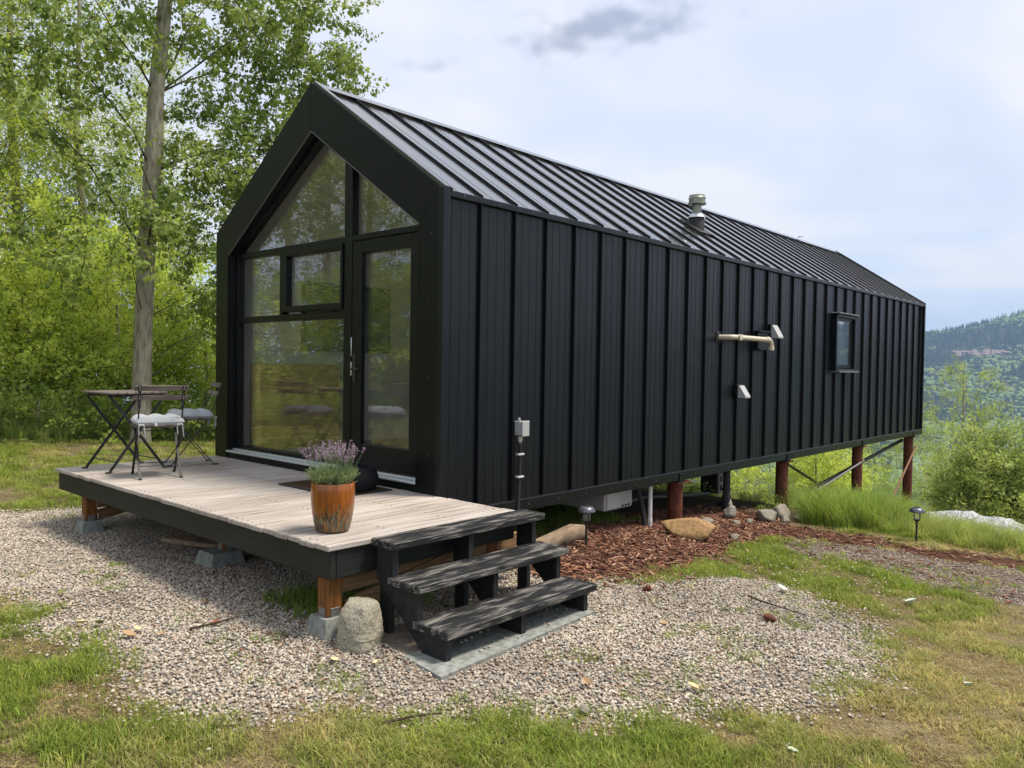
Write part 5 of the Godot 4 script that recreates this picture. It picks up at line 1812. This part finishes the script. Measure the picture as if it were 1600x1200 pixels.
	for i in 700:   # slope below
		var x := rng.randf_range(8.0, 24.0)
		var z := rng.randf_range(-6.0, 7.0)
		tput.call(x, z, rng.randf_range(0.45, 0.85), Color(0.28, 0.36, 0.1).lerp(Color(0.5, 0.53, 0.22), rng.randf()))
	for i in 1500:  # weedy bank behind the lawn
		var x := rng.randf_range(-16.0, 10.0)
		var z := -11.9 - absf(rng.randfn()) * 1.1
		tput.call(x, z, rng.randf_range(0.9, 1.9) * clampf((-z - 11.5) / 1.0, 0.5, 1.1), Color(0.27, 0.38, 0.1).lerp(Color(0.5, 0.58, 0.22), rng.randf()))
	for i in 160:   # behind the house
		tput.call(rng.randf_range(1.5, 12.0), rng.randf_range(-6.2, -3.9), rng.randf_range(0.6, 1.1), Color(0.21, 0.32, 0.055).lerp(Color(0.38, 0.47, 0.1), rng.randf()))
	for k in 3: many("tall_grass", tall[k], tw[k], tt[k], null, self, "tall arching grass on the bank, the slope and behind the lawn")
	# clover heads and the white flowers of the bank
	var s := Shape.new()
	for k in 6:
		var a := TAU * k / 6
		s.tri(Vector3.ZERO, Vector3(cos(a), 0.5, sin(a)), Vector3(cos(a + 0.9), 0.5, sin(a + 0.9)), Vector3.UP)
	var fw := []
	var ft := []
	for i in 260:
		var x := 2.5 + rng.randfn() * 0.8
		var z := 2.0 + rng.randfn() * 0.55
		if zone(x, z) != 0: continue
		fw.append(spun(Vector3(x, ground(x, z) + rng.randf_range(0.02, 0.05), z), rng.randf_range(0.004, 0.008)))
		ft.append(Color(0.75, 0.75, 0.68))
	for i in 90:
		var x := 0.6 + rng.randf() * 1.0
		var z := -12.2 - rng.randf() * 0.6
		fw.append(spun(Vector3(x, ground(x, z) + rng.randf_range(0.3, 0.6), z), rng.randf_range(0.012, 0.03)))
		ft.append(Color(0.75, 0.75, 0.7))
	many("clover", s.done(), fw, ft, M.petal, self, "small white clover heads dotted over the green lawn")


# ------------------------------------------------------------------ trees and shrubs
func build_trees():
	var leafy := spray(54, 0.62, 0.1, 0.8, 601, 0.74)          # poplar, leaves hanging
	var hazel := spray(40, 0.55, 0.085, 0.35, 602, 0.7, 0.15)     # understorey
	var fresh := spray(44, 0.6, 0.075, 0.2, 603, 0.6, 0.2)
	var willow := spray(76, 0.5, 0.072, 0.0, 604, 0.46, 0.5)       # bush on the slope
	# the big poplar behind the deck
	var tr := [Vector3(0, -0.2, 0), Vector3(0.0, 0.15, 0), Vector3(0.02, 1.2, 0), Vector3(0.05, 2.43, 0), Vector3(0.1, 3.7, 0), Vector3(0.2, 5.35, 0), Vector3(0.27, 6.9, 0), Vector3(0.45, 8.8, 0), Vector3(0.5, 11.0, 0.1), Vector3(0.6, 13.5, 0.1)]
	var rad := [0.24, 0.195, 0.178, 0.17, 0.165, 0.158, 0.15, 0.135, 0.09, 0.03]
	var blobs := [
		[Vector3(2.6, 7.7, 0.4), Vector3(1.9, 1.3, 1.6), 105], [Vector3(1.9, 6.0, 0.2), Vector3(1.7, 1.2, 1.6), 95], [Vector3(1.3, 9.1, 0.4), Vector3(1.9, 1.3, 1.7), 100],
		[Vector3(3.2, 9.0, 0.6), Vector3(1.6, 1.2, 1.5), 100], [Vector3(-1.2, 8.2, 0.7), Vector3(1.5, 1.2, 1.5), 44], [Vector3(-0.4, 5.2, 1.0), Vector3(1.1, 0.8, 1.0), 22],
		[Vector3(1.7, 4.5, 0.3), Vector3(1.5, 0.8, 1.3), 70], [Vector3(2.7, 3.5, -0.3), Vector3(1.5, 0.9, 1.2), 70], [Vector3(-1.1, 3.9, 1.0), Vector3(1.2, 0.9, 1.1), 34],
		[Vector3(3.6, 6.2, -0.4), Vector3(1.5, 1.2, 1.4), 85], [Vector3(3.0, 2.4, 0.2), Vector3(1.2, 0.7, 0.9), 40], [Vector3(1.6, 2.4, 0.2), Vector3(1.0, 0.6, 0.8), 18], [Vector3(-2.2, 5.9, 0.9), Vector3(1.3, 1.1, 1.3), 34],
		[Vector3(0.4, 11.2, 0.2), Vector3(1.6, 1.4, 1.6), 40], [Vector3(-1.7, 7.3, 0.2), Vector3(1.3, 0.9, 1.2), 40]]
	tree("poplar_tree", "tall pale barked poplar standing behind the deck table", "tree", Vector3(2.46, -0.65, -11.4), tr, rad, blobs, leafy, Color(0.16, 0.24, 0.06), Color(0.42, 0.52, 0.15), 11, -0.35)
	# woodland trees behind it
	var tall_blobs := [
		[Vector3(0, 9.5, 0), Vector3(2.4, 2.2, 2.4), 150], [Vector3(1.2, 7.0, 0.6), Vector3(1.9, 1.5, 1.8), 105], [Vector3(-1.3, 6.4, 0.5), Vector3(1.9, 1.5, 1.8), 105],
		[Vector3(0.3, 4.6, 1.0), Vector3(2.1, 1.3, 1.6), 130], [Vector3(-0.9, 3.0, 0.8), Vector3(1.8, 1.1, 1.4), 90], [Vector3(1.3, 2.6, 0.9), Vector3(1.7, 1.1, 1.4), 90], [Vector3(0.2, 11.8, 0), Vector3(1.6, 1.6, 1.6), 90]]
	var tt := [Vector3(0, -0.2, 0), Vector3(0.05, 2, 0), Vector3(-0.1, 5, 0.1), Vector3(0.1, 8, 0), Vector3(0, 11, 0), Vector3(0.1, 13, 0)]
	var tree1 := tree("woodland_tree", "leafy woodland tree at the left edge behind the weedy bank", "tree", Vector3(0.2, -0.6, -17.0), tt, [0.16, 0.13, 0.11, 0.08, 0.05, 0.02], tall_blobs, fresh, Color(0.28, 0.38, 0.07), Color(0.6, 0.68, 0.15), 21, 0.0, 1.0, "woodland trees behind the lawn")
	var spots := [[2.7, -20.6, 1.7, 1.15, "woodland tree behind the left edge of the poplar crown"], [-0.9, -19.2, 0.4, 1.1, "woodland tree at the upper left corner of the picture"], [3.7, -18.4, 2.1, 1.0, "woodland tree just left of the poplar trunk, further back"], [6.4, -19.5, 4.0, 0.86, "woodland tree between the poplar and the house"], [1.4, -22.0, 0.7, 1.12, "tall woodland tree deep in the wood at left"],
		[-2.8, -17.0, 1.4, 1.0, "woodland tree left of the frame seen in the glass"], [-6.2, -17.5, 3.1, 1.05, "woodland tree mirrored in the big lower pane"], [-9.6, -16.0, 5.0, 0.95, "woodland tree mirrored in the door glass"], [-12.8, -13.5, 0.3, 1.0, "woodland tree mirrored at the right of the door"],
		[-8.0, -21.5, 2.5, 1.15, "woodland tree mirrored in the gable pane"], [-3.8, -21.5, 5.6, 1.1, "woodland tree mirrored left in the gable pane"], [-11.0, -20.5, 0.9, 1.15, "woodland tree mirrored behind the second poplar"], [-5.6, -24.0, 2.2, 1.2, "woodland tree furthest back in the gable reflection"], [-16.5, -15.0, 3.3, 1.1, "woodland tree mirrored at the right edge of the glass"], [-13.5, -19.0, 4.4, 1.15, "woodland tree mirrored in the small gable pane"]]
	for q in spots: dup(tree1, q[4], Vector3(q[0], ground(q[0], q[1]) - 0.05, q[1]), q[2], q[3], "woodland trees behind the lawn")
	# another poplar whose trunk is mirrored beside the door
	var p2 := tree("poplar_tree", "second poplar whose pale trunk is mirrored in the windows", "tree", Vector3(-7.6, -0.6, -11.6), tr, rad, [[Vector3(1.2, 9.1, 0.4), Vector3(2.2, 1.6, 1.9), 90], [Vector3(-1.3, 8.0, 0.4), Vector3(1.9, 1.3, 1.7), 70], [Vector3(1.6, 6.0, -0.6), Vector3(1.6, 1.1, 1.4), 50]], leafy, Color(0.13, 0.2, 0.05), Color(0.34, 0.43, 0.12), 12, -0.35)
	p2.rotation.y = 0.5
	# understorey shrubs
	var sb := [
		[Vector3(0, 1.7, 0), Vector3(1.3, 1.3, 1.2), 130], [Vector3(0.9, 1.1, 0.4), Vector3(1.0, 0.9, 0.9), 80], [Vector3(-0.9, 1.2, 0.3), Vector3(1.0, 1.0, 0.9), 80], [Vector3(0.2, 2.7, -0.2), Vector3(0.9, 0.9, 0.9), 70]]
	var st := [Vector3(0, -0.2, 0), Vector3(0.05, 0.5, 0), Vector3(0.0, 1.4, 0.05), Vector3(0.1, 2.6, 0)]
	var sh := tree("hazel_shrub", "bright yellow green shrub left of the poplar trunk", "shrub", Vector3(1.2, -0.6, -14.0), st, [0.06, 0.05, 0.04, 0.02], sb, hazel, Color(0.44, 0.56, 0.11), Color(0.76, 0.84, 0.22), 31, 0.0, 1.0, "bright shrubs along the wood edge")
	var sspots := [[3.2, -14.6, 1.0, 1.25, "bright shrub directly behind the poplar trunk"], [5.2, -14.2, 2.2, 1.1, "bright shrub beside the house corner"], [-0.4, -14.6, 3.0, 1.3, "tall bright shrub at the left edge of the picture"], [2.2, -16.6, 4.2, 1.5, "larger bright shrub in the second row of the wood"],
		[4.6, -16.9, 5.0, 1.5, "larger bright shrub showing above the chairs"], [7.0, -15.6, 0.4, 1.1, "bright shrub half hidden by the house corner"],
		[-2.2, -14.0, 1.2, 1.1, "bright shrub left of the frame seen in the glass"], [-4.6, -14.4, 2.0, 1.3, "bright shrub mirrored at the left of the big pane"], [-6.6, -13.8, 2.9, 1.0, "bright shrub mirrored low in the big pane"], [-8.8, -13.6, 4.0, 1.2, "bright shrub mirrored beside the second poplar"],
		[-10.8, -12.6, 5.1, 1.3, "bright shrub mirrored in the door"], [-13.0, -10.5, 0.9, 1.4, "bright shrub mirrored at the edge of the door"],
		[9.5, -8.6, 0.2, 0.62, "low bright shrub seen under the house"], [12.5, -7.4, 1.9, 0.7, "bright shrub seen between the second and third posts"], [14.5, -10.5, 3.3, 0.8, "bright shrub lower down behind the house"], [11.2, -10.2, 4.0, 0.7, "bright shrub seen beneath the floor, further off"],
		[17.0, -6.8, 5.5, 0.8, "bright shrub seen between the third and fourth posts"], [16.0, -3.2, 2.7, 0.72, "bright shrub just left of the far corner post"], [20.5, -4.6, 0.6, 0.95, "bright shrub behind the far corner post"]]
	for q in sspots: dup(sh, q[4], Vector3(q[0], ground(q[0], q[1]) - 0.05, q[1]), q[2], q[3], "bright shrubs along the wood edge")
	# dark weeds under the back of the house
	var wd := tree("weed_clump", "leafy weeds under the house behind the white unit", "weeds", Vector3(3.0, -0.66, -3.0), [Vector3(0, -0.1, 0), Vector3(0, 0.15, 0), Vector3(0.02, 0.3, 0)], [0.01, 0.008, 0.004], [[Vector3(0, 0.12, 0), Vector3(0.5, 0.16, 0.4), 26]], hazel, Color(0.16, 0.25, 0.05), Color(0.4, 0.5, 0.12), 41, 0.3, 0.5, "weeds growing under the house")
	for q in [[1.4, -1.6, 1.0, 1.0, "low weeds under the house behind the near solar light"], [2.0, -2.6, 2.0, 1.1, "low weeds deep under the house left of the white unit"], [4.2, -2.9, 3.1, 1.0, "low weeds under the house behind the first post"], [5.6, -3.2, 0.4, 1.3, "low weeds under the house beside the white crate"], [7.2, -2.6, 1.7, 1.5, "bushy weeds left of the second post"], [6.1, 0.05, 2.5, 0.6, "leafy weed at the foot of the second post"], [3.4, -1.6, 4.2, 0.8, "low weeds behind the upright white pipe"]]:
		dup(wd, q[4], Vector3(q[0], ground(q[0], q[1]) - 0.02, q[1]), q[2], q[3], "weeds growing under the house")
	for q in [[0.9, -12.3, 0.3, 2.6, "leafy weeds on the bank at the left edge of the lawn"], [1.9, -12.0, 1.3, 2.2, "leafy weeds on the bank left of the poplar foot"], [3.2, -12.3, 2.3, 2.6, "leafy weeds on the bank right of the poplar foot"], [4.3, -12.5, 3.3, 2.8, "leafy weeds on the bank beside the house corner"], [-0.3, -12.6, 4.3, 3.0, "leafy weeds on the bank outside the left edge"]]:
		dup(wd, q[4], Vector3(q[0], ground(q[0], q[1]) - 0.02, q[1]), q[2], q[3], "leafy weeds on the bank")
	# the big bush on the slope at the right
	var bb := [
		[Vector3(0, 0.7, 0), Vector3(1.0, 0.7, 1.0), 340], [Vector3(-0.15, 1.6, -0.05), Vector3(0.5, 0.6, 0.45), 85], [Vector3(0.0, 2.35, -0.1), Vector3(0.18, 0.5, 0.18), 18], [Vector3(0.1, 2.1, 0.3), Vector3(0.16, 0.5, 0.16), 16], [Vector3(0.2, 2.0, -0.45), Vector3(0.16, 0.45, 0.16), 14], [Vector3(0.0, 1.75, 0.75), Vector3(0.18, 0.5, 0.2), 18],
		[Vector3(0.4, 1.3, 0.9), Vector3(0.6, 0.5, 0.5), 110], [Vector3(-0.4, 0.9, 1.3), Vector3(0.8, 0.55, 0.7), 105], [Vector3(0.2, 0.7, 2.0), Vector3(0.9, 0.7, 0.8), 135], [Vector3(0.1, 1.6, 1.7), Vector3(0.25, 0.5, 0.25), 20], [Vector3(0.3, 1.2, -0.8), Vector3(0.5, 0.5, 0.5), 40]]
	tree("slope_bush", "pale green upright bush on the slope beyond the house corner", "bush", Vector3(15.6, ground(15.6, 0.8) - 0.1, 0.75), [Vector3(0, -0.2, 0), Vector3(0.05, 0.6, 0.1), Vector3(-0.1, 1.5, 0.0), Vector3(0.1, 2.5, 0)], [0.07, 0.05, 0.03, 0.01], bb, willow, Color(0.28, 0.37, 0.1), Color(0.6, 0.68, 0.27), 51, 0.45)
	# trees down the slope
	var low := [[58.0, -9.0, 1.0, 1.35, "yellow green treetop at the right edge below the far hill"], [64.0, -14.0, 2.0, 1.3, "treetop just right of the house corner down the slope"], [52.0, -17.0, 3.0, 0.9, "treetop behind the far corner post down the slope"], [70.0, -5.0, 4.0, 1.4, "treetop beyond the slope bush, further right"], [46.0, -20.0, 5.0, 0.8, "treetop seen between the posts down the slope"], [61.0, 2.0, 0.5, 1.35, "treetop down the slope to the right of the bush"], [75.0, -20.0, 1.4, 1.2, "furthest treetop down the slope behind the house"], [36.0, -8.5, 2.4, 0.36, "small tree on the slope behind the bush"], [33.0, -12.5, 3.4, 0.38, "small tree on the slope right of the last post"]]
	for q in low: dup(tree1, q[4], Vector3(q[0], ground(q[0], q[1]) - 0.2, q[1]), q[2], q[3], "treetops down the slope")

func build_far_forest():
	rng.seed = 909
	var s := Shape.new()
	for q in [[0.0, 0.5, 0.17], [0.25, 0.75, 0.125], [0.5, 1.0, 0.08]]:
		for k in 7:
			var a := TAU * k / 7
			var b := TAU * (k + 1) / 7
			s.tri(Vector3(cos(a) * q[2], q[0], sin(a) * q[2]), Vector3(cos(b) * q[2], q[0], sin(b) * q[2]), Vector3(0, q[1], 0), Vector3(cos(a + 0.45), 0.4, sin(a + 0.45)))
	var conifer := s.done()
	var round_crown := stone(Vector3(0.75, 0.8, 0.75), 71, 5, 8, 5, 0.16).done()
	var w := [[], []]
	var t := [[], []]
	var i := 0
	while w[0].size() + w[1].size() < 46000 and i < 200000:
		i += 1
		var x := rng.randf_range(1150, 3950)
		var az := deg_to_rad(rng.randf_range(-30, 24))
		var z := -tan(az) * x
		if x > 3420 and rng.randf() < 0.6: continue
		var clear := hilly.get_noise_2d(x * 2.3 + 999.0, z * 2.3)
		if clear > 0.42 and rng.randf() < 0.8: continue
		var y := ground(x, z)
		if y < -168: y -= 0.5
		# leave the rock faces bare
		if rock_face(x, z): continue
		var con := hilly.get_noise_2d(x * 1.7, z * 1.7) + rng.randfn() * 0.16 + (x - 2500.0) / 4000.0 > 0.02
		var h := rng.randf_range(14, 27) if con else rng.randf_range(10, 17)
		var k := 0 if con else 1
		var b := Basis(Vector3.UP, rng.randf() * TAU).scaled(Vector3(h, h, h) if con else Vector3(h, h * rng.randf_range(0.8, 1.2), h))
		w[k].append(Transform3D(b, Vector3(x, y + (0.0 if con else h * 0.35), z)))
		var v := rng.randf_range(0.7, 1.35)
		t[k].append(Color(0.035 * v, 0.065 * v, 0.03 * v) if con else Color(0.15 * v, 0.215 * v, 0.065 * v))
	many("forest", conifer, w[0], t[0], M.far_leaf, self, "dark conifers covering the far side of the valley")
	many("forest", round_crown, w[1], t[1], M.far_leaf, self, "paler broadleaf woods on the far side of the valley")
	# bare rock ledges
	for f in 2:
		var c: Vector3 = [Vector3(2790, 0, -585), Vector3(2775, 0, -512)][f]
		var ledge := thing("rock_ledge", ["pinkish bare rock face on the far hill, the left one", "pinkish bare rock face on the far hill, the right one"][f], "cliff", Vector3(c.x, ground(c.x, c.z), c.z))
		for k in 14:
			var dx := rng.randfn() * 14.0
			var dz := rng.randfn() * 24.0
			var o := part("rock", stone(Vector3(30, rng.randf_range(9, 20), rng.randf_range(22, 40)), 700 + f * 20 + k, 6, 9, 8, 0.08), M.ledge if M.has("ledge") else ledge_material(), ledge)
			o.position = Vector3(dx, ground(c.x + dx, c.z + dz) - ledge.position.y, dz)

func rock_face(x: float, z: float) -> bool:
	for c in [Vector2(2780, -585), Vector2(2765, -512)]:
		if absf(x - c.x) < 42 and absf(z - c.y) < 46: return true
	return false

func ledge_material() -> Material:
	return tri_map(mat("ledge", lin(0.34, 0.26, 0.23), 0.9), M.tex_fine, Vector3.ONE * 0.02)
